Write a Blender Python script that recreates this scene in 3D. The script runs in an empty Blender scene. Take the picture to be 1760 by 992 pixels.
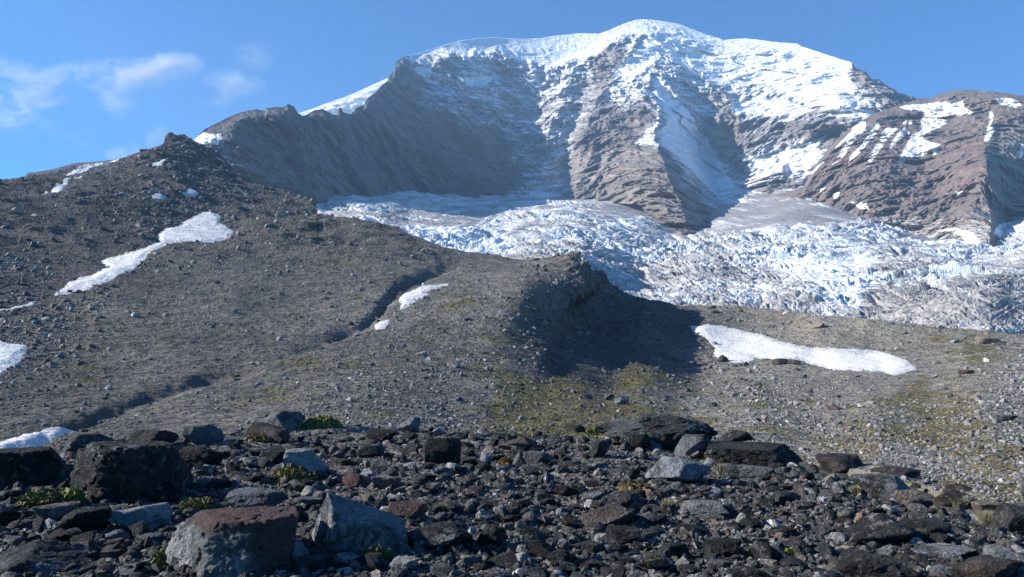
import bpy, bmesh, math, random
import numpy as np
from mathutils import Vector, Matrix
from mathutils.bvhtree import BVHTree
random.seed(4); RNG = np.random.default_rng(7)
R = math.radians
scn = bpy.context.scene
# ------------------------------------------------------------------ camera
F = 1381.0; PITCH = math.atan(104.0 / F); CAMZ = 1.7
cam_d = bpy.data.cameras.new('camera'); cam = bpy.data.objects.new('camera', cam_d)
scn.collection.objects.link(cam); scn.camera = cam
cam.location = (0, 0, CAMZ); cam.rotation_euler = (math.pi / 2 + PITCH, 0, 0)
cam_d.sensor_width = 36; cam_d.lens = 36 * F / 1760
cam_d.clip_start = 0.1; cam_d.clip_end = 60000
# ------------------------------------------------------------------ sun and sky
SUN_EL, SUN_AZ = R(26), R(0)     # elevation; angle behind the straight-left direction
sd = Vector((-math.cos(SUN_AZ) * math.cos(SUN_EL), math.sin(SUN_AZ) * math.cos(SUN_EL), math.sin(SUN_EL)))
sun_d = bpy.data.lights.new('sun', 'SUN'); sun = bpy.data.objects.new('sun', sun_d)
scn.collection.objects.link(sun)
sun_d.energy = 5.0; sun_d.angle = R(0.5); sun_d.color = (1.0, 0.94, 0.86)
sun.rotation_euler = sd.to_track_quat('Z', 'Y').to_euler()
w = bpy.data.worlds.new('World'); scn.world = w; w.use_nodes = True
nt = w.node_tree; sky = nt.nodes.new('ShaderNodeTexSky'); sky.sky_type = 'NISHITA'; sky.sun_disc = False
sky.sun_elevation = SUN_EL; sky.sun_rotation = -math.pi / 2 + SUN_AZ
sky.altitude = 2300; sky.air_density = 1.0; sky.dust_density = 0.1; sky.ozone_density = 4.0
skt = nt.nodes.new('ShaderNodeVectorMath'); skt.operation = 'MULTIPLY'; skt.inputs[1].default_value = (.33, .92, 1.30)
nt.links.new(sky.outputs[0], skt.inputs[0]); nt.links.new(skt.outputs[0], nt.nodes['Background'].inputs[0]); nt.nodes['Background'].inputs[1].default_value = 0.070
scn.view_settings.view_transform = 'Standard'; scn.view_settings.look = 'None'
scn.view_settings.exposure = 1.12; scn.view_settings.gamma = 1
scn.cycles.use_denoising = True; scn.cycles.max_bounces = 6; scn.cycles.volume_bounces = 0
scn.cycles.volume_step_rate = 4; scn.cycles.volume_max_steps = 64
# ------------------------------------------------------------------ helpers
C = scn.collection
def tag(o, label=None, cat=None, group=None, kind=None):
    if label: o['label'] = label
    if cat: o['category'] = cat
    if group: o['group'] = group
    if kind: o['kind'] = kind
    return o
def rays(px, py):
    "unit-horizontal direction of photograph pixel (1760 x 992)"
    x = (px - 880) / F; y = (496 - py) / F
    c, s = math.cos(PITCH), math.sin(PITCH)
    dx = x; dy = c - y * s; dz = s + y * c
    h = np.sqrt(dx * dx + dy * dy)
    return dx / h, dy / h, dz / h
def place(px, py, r):
    dx, dy, dz = rays(px, py)
    return np.stack([dx * r, dy * r, CAMZ + dz * r], -1)
_p = np.random.default_rng(3).permutation(256).astype(np.int32); PERM = np.concatenate([_p, _p, _p])
G3 = np.random.default_rng(5).normal(size=(256, 3)).astype(np.float32); G3 /= np.linalg.norm(G3, axis=1, keepdims=True)
def perlin(x, y, z):
    x = np.asarray(x, np.float32); y = np.asarray(y, np.float32) + 0 * x; z = np.asarray(z, np.float32) + 0 * x
    xi = np.floor(x); yi = np.floor(y); zi = np.floor(z)
    fx, fy, fz = x - xi, y - yi, z - zi
    xi = xi.astype(np.int32) & 255; yi = yi.astype(np.int32) & 255; zi = zi.astype(np.int32) & 255
    u, v, t = (q * q * q * (q * (q * 6 - 15) + 10) for q in (fx, fy, fz))
    out = 0
    for a in (0, 1):
        wa = u if a else 1 - u; pa = PERM[(xi + a) & 255]
        for b in (0, 1):
            wb = v if b else 1 - v; pb = PERM[pa + ((yi + b) & 255)]
            for c in (0, 1):
                wc = t if c else 1 - t
                g = G3[PERM[pb + ((zi + c) & 255)]]
                out = out + wa * wb * wc * (g[..., 0] * (fx - a) + g[..., 1] * (fy - b) + g[..., 2] * (fz - c))
    return out * 1.6
def fbm(x, y, z, o=5, g=.5, ridge=False):
    s = 0; a = 1.0; k = 1.0; n = 0
    for i in range(o):
        v = perlin(x * k + 17.3 * i, y * k - 9.1 * i, z * k + 4.7 * i)
        if ridge: v = 1 - 2 * np.abs(v)
        s = s + a * v; n += a; a *= g; k *= 2.03
    return s / n
def hash2(i, j, s):
    h = (i.astype(np.int64) * 73856093) ^ (j.astype(np.int64) * 19349663) ^ (s * 83492791)
    h = (h ^ (h >> 13)) * 1274126177 & 0x7fffffff
    return ((h ^ (h >> 16)) & 0xffff) / 65535.0
def worley(x, y, s=0):
    "F1, F2, random of nearest cell, offset to nearest point"
    xi = np.floor(x); yi = np.floor(y); sh = x.shape
    f1 = np.full(sh, 9.); f2 = np.full(sh, 9.); rid = np.zeros(sh); ox = np.zeros(sh); oy = np.zeros(sh)
    for a in (-1, 0, 1):
        for b in (-1, 0, 1):
            cx, cy = xi + a, yi + b
            dx = cx + hash2(cx, cy, s) - x; dy = cy + hash2(cx, cy, s + 1) - y
            d = np.hypot(dx, dy); m = d < f1
            f2 = np.where(m, f1, np.minimum(f2, d)); f1 = np.where(m, d, f1)
            rid = np.where(m, hash2(cx, cy, s + 2), rid); ox = np.where(m, dx, ox); oy = np.where(m, dy, oy)
    return f1, f2, rid, ox, oy
def sstep(a, b, x):
    t = np.clip((x - a) / (b - a), 0, 1); return t * t * (3 - 2 * t)
def tps(pts, smooth=1e-4):
    P = np.array(pts, float); X = P[:, :2] / 100; n = len(P)
    def U(d2): return d2 * np.log(d2 + 1e-9)
    D = ((X[:, None] - X[None]) ** 2).sum(-1)
    A = np.zeros((n + 3, n + 3)); A[:n, :n] = U(D) + smooth * np.eye(n)
    A[:n, n] = 1; A[:n, n + 1:] = X; A[n:, :n] = A[:n, n:].T
    b = np.zeros(n + 3); b[:n] = np.log(P[:, 2]); wgt = np.linalg.solve(A, b)
    def f(px, py):
        x, y = px / 100, py / 100
        s = wgt[n] + wgt[n + 1] * x + wgt[n + 2] * y
        for i in range(n):
            s = s + wgt[i] * U((x - X[i, 0]) ** 2 + (y - X[i, 1]) ** 2)
        return np.exp(s)
    return f
def polysd(px, py, poly, margin=40):
    "signed distance in px to polygon, positive inside"
    poly = np.array(poly, float); out = np.full(px.shape, -float(margin))
    x0, y0 = poly.min(0) - margin; x1, y1 = poly.max(0) + margin
    m = (px > x0) & (px < x1) & (py > y0) & (py < y1)
    if not m.any(): return out
    x, y = px[m], py[m]; d = np.full(x.shape, 1e9); ins = np.zeros(x.shape, bool)
    for a, b in zip(poly, np.roll(poly, -1, 0)):
        e = b - a; t = np.clip(((x - a[0]) * e[0] + (y - a[1]) * e[1]) / (e @ e + 1e-9), 0, 1)
        d = np.minimum(d, np.hypot(x - a[0] - t * e[0], y - a[1] - t * e[1]))
        c = (a[1] > y) != (b[1] > y)
        if abs(e[1]) > 1e-9: ins ^= c & (x < a[0] + (y - a[1]) * e[0] / e[1])
    out[m] = np.clip(np.where(ins, d, -d), -margin, None); return out
def linesd(px, py, line):
    "distance to an open polyline and signed side (positive right of it)"
    L = np.array(line, float); d = np.full(px.shape, 1e9)
    for a, b in zip(L[:-1], L[1:]):
        e = b - a; t = np.clip(((px - a[0]) * e[0] + (py - a[1]) * e[1]) / (e @ e), 0, 1)
        d = np.minimum(d, np.hypot(px - a[0] - t * e[0], py - a[1] - t * e[1]))
    return d
def field(px, py, pts, sig):
    num = 1e-6; den = 1e-5 * np.ones(px.shape, np.float32)
    px = px.astype(np.float32); py = py.astype(np.float32)
    for p in pts:
        wv = np.exp(-((px - p[0]) ** 2 + (py - p[1]) ** 2) / (2 * sig * sig))
        num = num + wv * p[2]; den = den + wv
    return num / den
def curve(pts):
    P = np.array(pts, float); return lambda x: np.interp(x, P[:, 0], P[:, 1])
def rib(px, py, line, wl, wr):
    "tent 0..1 around a steep crest line given as (px, py, amplitude) from top to bottom"
    L = np.array(line, float); cx = np.interp(py, L[:, 1], L[:, 0]); am = np.interp(py, L[:, 1], L[:, 2], left=0, right=0)
    d = px - cx
    t = np.where(d < 0, 1 + d / wl, 1 - d / wr)
    return am * np.clip(t, 0, None)
def grid_mesh(name, P, mat, col=None, keep=None, kind='structure', smooth=True, attrs=None):
    nr, nc = P.shape[:2]
    idx = np.arange(nr * nc).reshape(nr, nc)
    q = np.stack([idx[:-1, :-1], idx[:-1, 1:], idx[1:, 1:], idx[1:, :-1]], -1).reshape(-1, 4)
    V = P.reshape(-1, 3)
    if keep is not None:
        k = keep.reshape(-1); q = q[k[q].any(1)]
        used = np.unique(q); remap = np.full(nr * nc, -1); remap[used] = np.arange(len(used)); q = remap[q]; V = V[used]
        if col is not None: col = col.reshape(-1, col.shape[-1])[used]
    me = bpy.data.meshes.new(name)
    me.vertices.add(len(V)); me.vertices.foreach_set('co', V.astype(np.float32).ravel())
    me.loops.add(len(q) * 4); me.loops.foreach_set('vertex_index', q.astype(np.int32).ravel())
    me.polygons.add(len(q)); me.polygons.foreach_set('loop_start', np.arange(0, len(q) * 4, 4, dtype=np.int32))
    me.polygons.foreach_set('loop_total', np.full(len(q), 4, np.int32))
    me.update(calc_edges=True)
    if smooth: me.polygons.foreach_set('use_smooth', np.ones(len(q), bool))
    if col is not None:
        c = col.reshape(-1, col.shape[-1])
        if c.shape[1] == 3: c = np.concatenate([c, np.ones((len(c), 1))], 1)
        a = me.color_attributes.new('Col', 'FLOAT_COLOR', 'POINT'); a.data.foreach_set('color', c.astype(np.float32).ravel())
    me.materials.append(mat)
    o = bpy.data.objects.new(name, me); C.objects.link(o)
    if kind: o['kind'] = kind
    return o
def normals(P):
    a = np.gradient(P, axis=0); b = np.gradient(P, axis=1)
    n = np.cross(b, a); n /= np.linalg.norm(n, axis=-1, keepdims=True) + 1e-9
    return n * np.sign(n[..., 2:3] + 1e-9)
def rows_py(base, sky, t, st=5, k0=.8):
    ker = np.exp(-np.linspace(-2, 2, 61) ** 2); ker /= ker.sum()
    sm = np.convolve(np.pad(sky, 30, mode='edge'), ker, 'valid')
    return base + (sm - base) * t + (sky - sm) * sstep(k0, 1, t)
def lerp(a, b, t): return a + (b - a) * t
def v3(c): return np.array(c, float)
# ------------------------------------------------------------------ materials
def mat(name):
    m = bpy.data.materials.new(name); m.use_nodes = True
    return m, m.node_tree.nodes, m.node_tree.links, m.node_tree.nodes['Principled BSDF']
def noise_node(N, L, vec, scale, detail=6, rough=.6):
    n = N.new('ShaderNodeTexNoise'); n.inputs['Scale'].default_value = scale
    n.inputs['Detail'].default_value = detail; n.inputs['Roughness'].default_value = rough
    L.new(vec, n.inputs['Vector']); return n.outputs[0]
def mathn(N, L, op, a, b):
    n = N.new('ShaderNodeMath'); n.operation = op
    for i, v in enumerate((a, b)):
        if isinstance(v, (int, float)): n.inputs[i].default_value = v
        else: L.new(v, n.inputs[i])
    return n.outputs[0]
def mapr(N, L, v, a, b, c, d):
    n = N.new('ShaderNodeMapRange'); L.new(v, n.inputs[0])
    for i, q in enumerate((a, b, c, d)): n.inputs[i + 1].default_value = q
    return n.outputs[0]
def mixc(N, L, f, a, b, mode='MIX'):
    n = N.new('ShaderNodeMix'); n.data_type = 'RGBA'; n.blend_type = mode
    for s, v in ((0, f), (6, a), (7, b)):
        if isinstance(v, (int, float)): n.inputs[s].default_value = v
        elif isinstance(v, tuple): n.inputs[s].default_value = (*v, 1)
        else: L.new(v, n.inputs[s])
    return n.outputs[2]
def terrain_mat(name, scales, var=.5, bump=1.0, rough=.9, bdist=1.0):
    "base colour from the mesh attribute, varied by noise at several sizes in metres; real-size bump"
    m, N, L, B = mat(name)
    at = N.new('ShaderNodeAttribute'); at.attribute_name = 'Col'
    g = N.new('ShaderNodeNewGeometry'); pos = g.outputs['Position']
    c = at.outputs['Color']; h = None
    for s in scales:
        n = noise_node(N, L, pos, 1.0 / s, 4, .65)
        f = mapr(N, L, n, .3, .7, 1 - var, 1 + var)
        cc = N.new('ShaderNodeVectorMath'); cc.operation = 'SCALE'; L.new(c, cc.inputs[0]); L.new(f, cc.inputs['Scale']); c = cc.outputs[0]
        hh = mathn(N, L, 'MULTIPLY', n, s)
        h = hh if h is None else mathn(N, L, 'ADD', h, hh)
    L.new(c, B.inputs['Base Color']); B.inputs['Roughness'].default_value = rough
    B.inputs['Specular IOR Level'].default_value = .2
    b = N.new('ShaderNodeBump'); b.inputs['Strength'].default_value = bump; b.inputs['Distance'].default_value = bdist
    L.new(h, b.inputs['Height']); L.new(b.outputs[0], B.inputs['Normal'])
    return m
M_mount = terrain_mat('mountain_rock_and_snow', (45, 14), .16, .55)
M_glac = terrain_mat('glacier_ice', (9, 3), .1, .5, rough=.7)
M_scree = terrain_mat('scree_ground', (7, 1.6, .45), .22, .9)
M_fore = terrain_mat('rubble_ground', (.35, .09, .025), .35, 1.0)
M_snow = terrain_mat('old_snow', (5, 1.1, .5), .06, .3, rough=.6)
#@@MOUNTAIN
# ================================================================== MOUNTAIN
def cols(x0, x1, step): return np.arange(x0, x1 + step, step)
SKY1 = [(240,300),(290,262),(330,243),(352,222),(380,208),(400,198),(425,190),(440,189),(456,190),(457,186),(485,184),(495,179),(505,182),(512,194),(520,199),(530,196),(540,190),(555,188),(565,192),(572,198),(580,198),(583,184),(586,184),(590,193),(598,195),(603,197),(612,186),(625,180),(632,168),(645,160),(655,148),(665,140),(670,130),(678,122),(680,107),(692,98),(705,95),(720,92),(740,85),(765,77),(790,70),(820,66),(850,64),(870,66),(900,67),(930,66),(950,62),(1000,57),(1030,58),(1045,53),(1060,46),(1080,38),(1095,34),(1110,33),(1130,35),(1150,38),(1170,42),(1190,50),(1210,58),(1230,64),(1245,69),(1262,67),(1280,66),(1300,68),(1330,72),(1370,75),(1378,80),(1400,87),(1440,100),(1465,108),(1470,117),(1488,124),(1500,135),(1515,140),(1530,150),(1556,163),(1580,170),(1600,172),(1640,180),(1700,200),(2010,230)]
BASE1 = [(240,420),(540,420),(600,410),(660,385),(700,352),(800,352),(930,345),(1000,345),(1100,352),(1130,392),(1155,415),(1205,418),(1232,372),(1300,342),(1400,340),(1500,340),(2010,340)]
pts1 = [(240,300,2100),(345,240,2300),(425,190,2500),(500,182,2700),(420,320,2150),(500,360,2150),(600,197,3150),(560,365,2350),(640,375,2550),(665,138,4200),(700,97,4800),(700,220,3900),(690,340,3150),(800,68,5300),(800,100,5150),(800,200,4500),(800,345,3650),(900,66,5600),(900,200,4900),(900,340,4050),(1000,57,5800),(960,340,3950),(1000,335,3850),(1000,200,4750),(1110,33,6000),(1110,120,5300),(1110,200,4700),(1150,330,3500),(1185,408,2660),(1160,385,2900),(1230,345,4000),(1220,280,4650),(1265,290,4500),(1250,325,4250),(1200,200,4950),(1225,360,3500),(1290,335,3800),(1230,66,6000),(1300,200,4900),(1380,77,5800),(1400,200,4600),(1350,330,3750),(1460,108,5300),(1480,200,4500),(1560,165,4950),(1600,260,4400),(2010,240,4600),(2010,340,4000)]
px = cols(240, 1800, 1.25); nr = 420
sky_c, base_c = curve(SKY1)(px), curve(BASE1)(px)
jm = sstep(1445, 1470, px) * (1 - sstep(1590, 1620, px)); jl = sstep(380, 420, px) * (1 - sstep(690, 705, px))
sky_c = sky_c + fbm(px / 16, 0 * px, 0 * px, 4, .65) * (7 * jm + 3.2 * jl)
t = np.linspace(0, 1, nr)[:, None]
PX = np.broadcast_to(px, (nr, len(px))).copy(); PY = rows_py(base_c, sky_c, t)
r0 = tps(pts1)(PX, PY)
P0 = place(PX, PY, r0)
X, Y, Z = P0[..., 0], P0[..., 1], P0[..., 2]
dep = rib(PX, PY, [(1105,50,0),(1112,80,60),(1122,120,150),(1132,170,330),(1135,205,430),(1124,240,480),(1140,275,560),(1150,310,600),(1168,345,560),(1188,405,260),(1190,412,260)], 135, 80)
dep = np.maximum(dep, rib(PX, PY, [(1185,110,0),(1215,150,80),(1255,195,130),(1278,240,140),(1290,290,120),(1320,330,60),(1330,342,60)], 60, 90))
dep = np.maximum(dep, rib(PX, PY, [(1050,70,0),(985,120,100),(962,160,170),(945,220,210),(932,280,200),(925,340,150),(925,350,150)], 40, 38))
dep = np.maximum(dep, rib(PX, PY, [(768,150,0),(775,170,130),(790,205,190),(806,240,150),(815,260,0)], 16, 40))
dep = np.maximum(dep, rib(PX, PY, [(862,262,0),(885,285,150),(895,300,0)], 25, 25))
dep = np.maximum(dep, rib(PX, PY, [(1400,190,0),(1385,215,110),(1362,245,120),(1345,265,0)], 40, 40))
dep = np.maximum(dep, rib(PX, PY, [(1430,150,0),(1462,180,90),(1470,200,90),(1440,230,0)], 60, 20))
dep = np.maximum(dep, rib(PX, PY, [(1060,100,0),(1030,160,150),(1000,240,190),(990,330,170),(990,345,170)], 26, 90))
wx = fbm(X / 400, Z / 500, Y / 500, 3) * 160
L1 = fbm((X + wx) / 420, Y / 600, (Z) / 1300, 6, .52, True)
cap = sstep(0, lerp(26, 5, jm + .6 * jl), PY - sky_c)                      # smoother near the rounded snow cap
LEFTW = 1 - sstep(640, 720, PX)
dust1 = field(PX, PY, [(720,92,1.2),(740,88,1.2),(780,78,1.2),(850,74,1.2),(880,80,1.),(920,76,1.2),(945,95,1.2),(960,104,1.1),(985,90,1.2),(1000,70,1.2),(1020,65,1.2),(1050,58,1.1),(1080,48,1.2),(1110,40,1.2),(1150,50,1.2),(1190,70,1.2),(1150,75,1.1),(1230,85,1.2),(1280,80,1.2),(1340,85,1.2),(1400,100,1.2),(1440,120,1.2),(1300,110,1.2),(1350,130,1.1),(1400,150,1.2),(1450,150,1.2),(1250,120,1.1),(1210,110,1.),(1300,150,1.1),(1350,180,.9),(1110,90,1.1),(1100,110,1.2),(1085,125,1.2),(1070,150,.9),(1440,180,1.2),(1465,180,1.2),(1280,180,.9),(1300,290,1.1),(1335,290,1.2),(1370,275,1.2),(1385,260,1.1),(1320,270,1.),(1370,295,.8),
 (1130,150,.9),(1145,130,.9),(1150,175,1.),(1165,205,1.1),(1180,240,1.1),(1200,270,1.1),(1225,300,1.1),(1250,315,1.1),(1175,265,1.),(1150,230,1.1),(1140,235,1.),(1190,300,.9),(1215,325,.9),(1260,328,.9),(1290,330,.7),
 (1060,90,.1),(1050,100,.2),(1040,115,.3),(1000,130,.45),(960,140,.5),(1000,165,.35),(1040,130,.1),(1080,170,.45),(1100,200,.15),(1120,180,.3),(1060,200,.2),(1000,250,.12),(1050,280,0),(1100,300,0),(1130,330,0),(1180,370,0),(1200,330,0),(1165,290,0),(1140,262,0),(1010,320,.05),(1190,390,0),(1150,350,0),(1000,300,0),(1040,230,.1),
 (940,200,.3),(940,260,.25),(955,300,.45),(968,250,.45),(978,210,.45),(940,305,.3),(925,335,.6),(905,335,.45),(900,150,.5),(860,115,.3),(880,130,.3),(830,130,.6),(820,150,.5),(760,150,.35),(850,160,.45),(780,180,.35),(740,160,.3),(760,110,.2),(700,112,.15),(690,130,.1),(735,125,.5),(715,150,.15),(800,180,.2),(870,180,.36),(900,230,.34),(910,280,.38),(895,300,.2),(850,260,.05),(750,220,.05),(700,200,0),(750,300,0),(650,220,0),(650,170,.1),(600,250,0),(500,250,0),(450,220,0),(400,230,0),(420,260,0),(840,310,0),(330,240,0),(560,340,0),(800,260,.03),
 (1200,150,.5),(1240,160,.3),(1260,200,.15),(1240,210,.25),(1210,190,.6),(1220,240,.3),(1255,260,.15),(1270,230,.25),(1280,260,.1),(1300,315,.1),(1275,290,.05),(1330,320,.1),(1300,210,.35),(1340,215,.35),(1370,230,.15),(1400,220,.3),(1420,200,.35),(1300,240,.3),(1340,245,.3),(1290,165,.9),(1460,205,.15),(1430,215,.1),(1280,135,1.),(1270,150,.6),(1310,165,.5),
 (1480,130,.1),(1500,150,.35),(1520,170,.3),(1540,175,.2),(1490,190,.9),(1470,120,.2),(1500,200,.5),(1420,240,.2),(1400,300,.1),(1360,315,.05),(1345,310,.2),(1560,175,.1)], 14)
SN1 = [[(700,92),(710,98),(733,95),(760,88),(783,91),(806,97),(814,90),(833,93),(852,86),(871,95),(883,100),(906,107),(933,111),(950,113),(969,107),(992,102),(1026,91),(1042,70),(1068,60),(1095,60),(1112,58),(1125,20),(1000,40),(800,50),(690,85)],
 [(1114,62),(1137,77),(1120,108),(1095,127),(1068,133),(1053,122),(1084,97),(1105,70)],
 [(1095,20),(1112,56),(1137,77),(1132,90),(1150,96),(1163,110),(1191,123),(1214,138),(1241,146),(1275,150),(1314,143),(1333,158),(1360,173),(1400,186),(1439,183),(1474,197),(1480,170),(1464,152),(1452,124),(1466,110),(1440,85),(1375,55),(1280,45),(1180,20)],
 [(1269,266),(1281,265),(1302,268),(1328,268),(1340,291),(1322,291),(1320,301),(1310,301),(1298,283)],
 [(1338,256),(1354,254),(1382,252),(1396,246),(1404,260),(1388,297),(1378,293),(1354,301),(1352,313),(1350,287),(1336,270)],
 [(1260,176),(1300,168),(1345,170),(1400,188),(1360,198),(1306,199),(1256,191)],[(1476,186),(1510,192),(1500,200),(1440,200),(1430,192)],
 [(1122,128),(1140,142),(1155,165),(1185,190),(1200,225),(1215,240),(1235,270),(1250,300),(1265,320),(1290,327),(1296,336),(1232,338),(1205,310),(1177,284),(1152,262),(1132,242),(1128,224),(1146,215),(1138,180),(1120,150)],
 [(800,132),(850,128),(845,140),(815,150),(800,145)],[(715,112),(745,118),(738,126),(712,120)],[(925,318),(935,322),(985,322),(960,338),(900,338)],[(1390,250),(1420,232),(1400,275),(1385,292)]]
psd = np.full(PX.shape, -40.)
for pl in SN1: psd = np.maximum(psd, polysd(PX, PY, pl))
pdet = fbm(X / 95, Y / 95, Z / 60, 5, .62)
dust1 = np.minimum(dust1 + .13 * sstep(-30, 20, polysd(PX, PY, [(715,110),(930,115),(990,170),(985,230),(950,330),(905,320),(860,250),(740,200)], 40)), .56)
smooth_snow = sstep(-5, 9, psd)
amp = lerp(1, .13, smooth_snow) * lerp(.15, 1, cap)
wall_ = 1 - sstep(860, 950, PX)
dep = dep * sstep(0, 20, PY - sky_c) + 230 * (L1 - .35) * amp * lerp(1, .8, LEFTW)
ampt = amp * (1 - .95 * smooth_snow)
dep += 95 * fbm(X / 150, Y / 170, Z / 240, 6, .55, True) * amp
butt = sstep(-14, 16, polysd(PX, PY, [(1010,215),(1100,200),(1130,215),(1125,250),(1150,300),(1175,350),(1200,420),(1120,400),(970,345),(985,270)], 40))
dep -= butt * 55 * sstep(.12, .4, fbm(X / 170, Y / 170, Z / 110, 3))
q = Z - .10 * X + .42 * np.clip(X - 350, 0, 1300) + 60 * fbm(X / 500, Y / 500, Z / 500, 4)
for per, cst in ((150, .24), (52, .17), (21, .20)):
    f = q / per + .35 * fbm(X / (per * 4), Y / (per * 4), Z / per * .3, 3); fr = f - np.floor(f)
    S = sstep(.15, .6, fr) * .8 + .2 * fr
    dep += per * cst * (fr - S) * ampt * (1 - (.75 if per < 100 else .6) * butt)
dep += 50 * fbm((X + wx * .6 + .25 * Z) / 85, Y / 130, Z / 330, 5, .55, True) * ampt * (1 - .4 * butt) * (1 - .6 * wall_)
dep += 55 * wall_ * fbm(X / 190, Y / 190, Z / 120, 5, .6) * ampt
dep += ((24 - 9 * butt) * fbm(X / 38, Y / 40, Z / 48, 5, .62, True) + 7 * fbm(X / 14, Y / 16, Z / 16, 3, .6)) * amp
# ice cliffs and rolls in the snow fields
wf1, wf2, wid, wox, woy = worley((X + wx) / 260, (Z * 1.3 + .3 * X) / 170, 11)
capl = lerp(.25, 1, sstep(1020, 1130, PX + .8 * (PY - 60)))
dep += capl * smooth_snow * cap * (75 * (wid - .5) * sstep(0, .2, wf2 - wf1) + 80 * fbm(X / 300, Y / 300, Z / 150, 4, .42, True) + wox * 60 + 22 * fbm(X / 70, Y / 70, Z / 45, 4, .55, True))
r1 = r0 - dep
P = place(PX, PY, r1)
nrm = normals(P)
nz = nrm[..., 2]; slope_n = nz
det = fbm(X / 60, Y / 60, Z / 34, 5, .6); det2 = fbm((X + .35 * Z) / 22, Y / 60, Z / 90, 4, .6)
ledge = fbm(X / 350, (q + 12 * det) / 24, 7 + 0 * X, 3, .6)
score = dust1 + .5 * (nz - .60) + .2 * det + .2 * det2 + .30 * ledge
snow = sstep(.5, .66, score)
dusting = sstep(.15, .6, score) * .28 * sstep(.12, .35, dust1)
snow = np.maximum(snow * .9, dusting); snow = np.maximum(snow, sstep(-1.3, 1.3, psd + 7 * pdet + 4 * det + 3 * (nz - .55)))
# left wing: only the named patch
sn = [(330,240),(350,227),(368,231),(380,229),(381,240),(374,250),(362,246),(350,249)]
snow = np.maximum(snow * (1 - (1 - sstep(560, 640, PX)) * 1.0), sstep(-1, 1.5, polysd(PX, PY, sn) + det * 2))
# rocks
qa = q + 25 * fbm(X / 90, Y / 90, Z / 90, 3)
band = fbm(X / 900, qa / 55, 3.3 + 0 * X, 4, .6); band2 = fbm(X / 1500, qa / 17, 9.1 + 0 * X, 3, .6)
rock = lerp(v3((.125, .112, .108)), v3((.26, .225, .205)), sstep(-.4, .5, band)[..., None])
red = sstep(.05, .4, fbm(X / 300, Y / 300, Z / 160, 4))[..., None]
rock = lerp(rock, v3((.17, .115, .10)), red * .32)
rock = lerp(rock, v3((.42, .38, .34)), (sstep(.22, .34, band2) * .55)[..., None])
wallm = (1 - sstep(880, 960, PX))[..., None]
rock = lerp(rock, lerp(v3((.055, .056, .064)), v3((.125, .115, .12)), sstep(-.4, .5, .35 * det2 + .6 * det + .5 * band)[..., None]), wallm * .85)  # left wall's purple-grey rock, with its blue shade put into the colour
chute = sstep(.1, .5, fbm((X + .5 * Z) / 60, Y / 300, Z / 500, 4))[..., None]
rock = lerp(rock, v3((.27, .25, .25)), chute * .22 * wallm)
rock *= (1 + .35 * det)[..., None]
snowc = lerp(v3((.80, .84, .88)), v3((.88, .89, .90)), sstep(-.4, .4, det)[..., None])
snowc = lerp(snowc, v3((.62, .74, .84)), (sstep(.08, .0, wf2 - wf1) * smooth_snow * .35)[..., None])
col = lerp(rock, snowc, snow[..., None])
# back of the mountain: falls away behind the skyline
def add_back(P, col, n=14, step=60, drop=.45):
    top = P[-1]; d = top[:, :2] / np.linalg.norm(top[:, :2], axis=1, keepdims=True)
    rows = [];
    for i in range(1, n + 1):
        s = step * i * (1 + i * .25); rw = top.copy(); rw[:, :2] += d * s; rw[:, 2] -= drop * s * min(1, .25 + i * .2)
        rows.append(rw)
    return np.concatenate([P, np.array(rows)]), np.concatenate([col, np.repeat(col[-1:], n, 0)])
Pm, cm = add_back(P, col)
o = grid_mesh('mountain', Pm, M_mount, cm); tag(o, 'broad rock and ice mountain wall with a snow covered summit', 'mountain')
# ---- snow flank beyond the left cliffs
px = cols(430, 800, 2.); nr = 120
sky_c = curve([(430,230),(515,194),(540,186),(560,178),(590,168),(610,160),(640,146),(665,135),(700,125),(800,120)])(px)
t = np.linspace(0, 1, nr)[:, None]; PX2 = np.broadcast_to(px, (nr, len(px))).copy(); PY2 = 260 + (sky_c - 260) * t
rr = 6400 + (260 - PY2) * 6; Q = place(PX2, PY2, rr)
rr = rr - sstep(0, 12, PY2 - sky_c) * (60 * fbm(Q[..., 0] / 150, Q[..., 1] / 200, Q[..., 2] / 70, 5, .55, True) + 50 * sstep(0, .12, fbm(Q[..., 0] / 400, 0 * rr, Q[..., 2] / 60, 3)))
Q = place(PX2, PY2, rr); cc = np.broadcast_to(v3((.86, .88, .9)), Q.shape).copy()
Q, cc = add_back(Q, cc); o = grid_mesh('snow_slope', Q, M_mount, cc); tag(o, 'distant white snow ridge rising beyond the left cliffs', 'snow slope')
# ================================================================== RIGHT MOUNTAIN
SKY2 = [(1300,345),(1380,322),(1392,302),(1400,285),(1420,262),(1440,238),(1460,222),(1485,205),(1500,196),(1530,186),(1555,178),(1580,170),(1600,170),(1612,162),(1640,155),(1670,155),(1700,157),(1730,160),(1760,165),(1850,185),(2010,230)]
BASE2 = [(1300,352),(1400,345),(1500,400),(1600,425),(1700,435),(1760,440),(2010,450)]
pts2 = [(1300,345,3500),(1380,325,3300),(1490,200,3700),(1590,170,3900),(1640,155,3900),(1760,165,3700),(1400,340,3150),(1500,390,2650),(1600,415,2450),(1700,425,2150),(1735,340,2850),(1760,400,2500),(1600,300,3000),(1690,300,2700),(1500,300,3000),(1760,250,3200),(1650,220,3450),(1550,220,3500),(1720,410,2400),(2010,400,2300),(2010,240,3400)]
px = cols(1300, 2010, 1.25); nr = 300
sky_c, base_c = curve(SKY2)(px), curve(BASE2)(px); t = np.linspace(0, 1, nr)[:, None]
PX = np.broadcast_to(px, (nr, len(px))).copy(); PY = rows_py(base_c, sky_c, t)
r0 = tps(pts2)(PX, PY); P0 = place(PX, PY, r0); X, Y, Z = P0[..., 0], P0[..., 1], P0[..., 2]
cap = sstep(0, 14, PY - sky_c)
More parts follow.
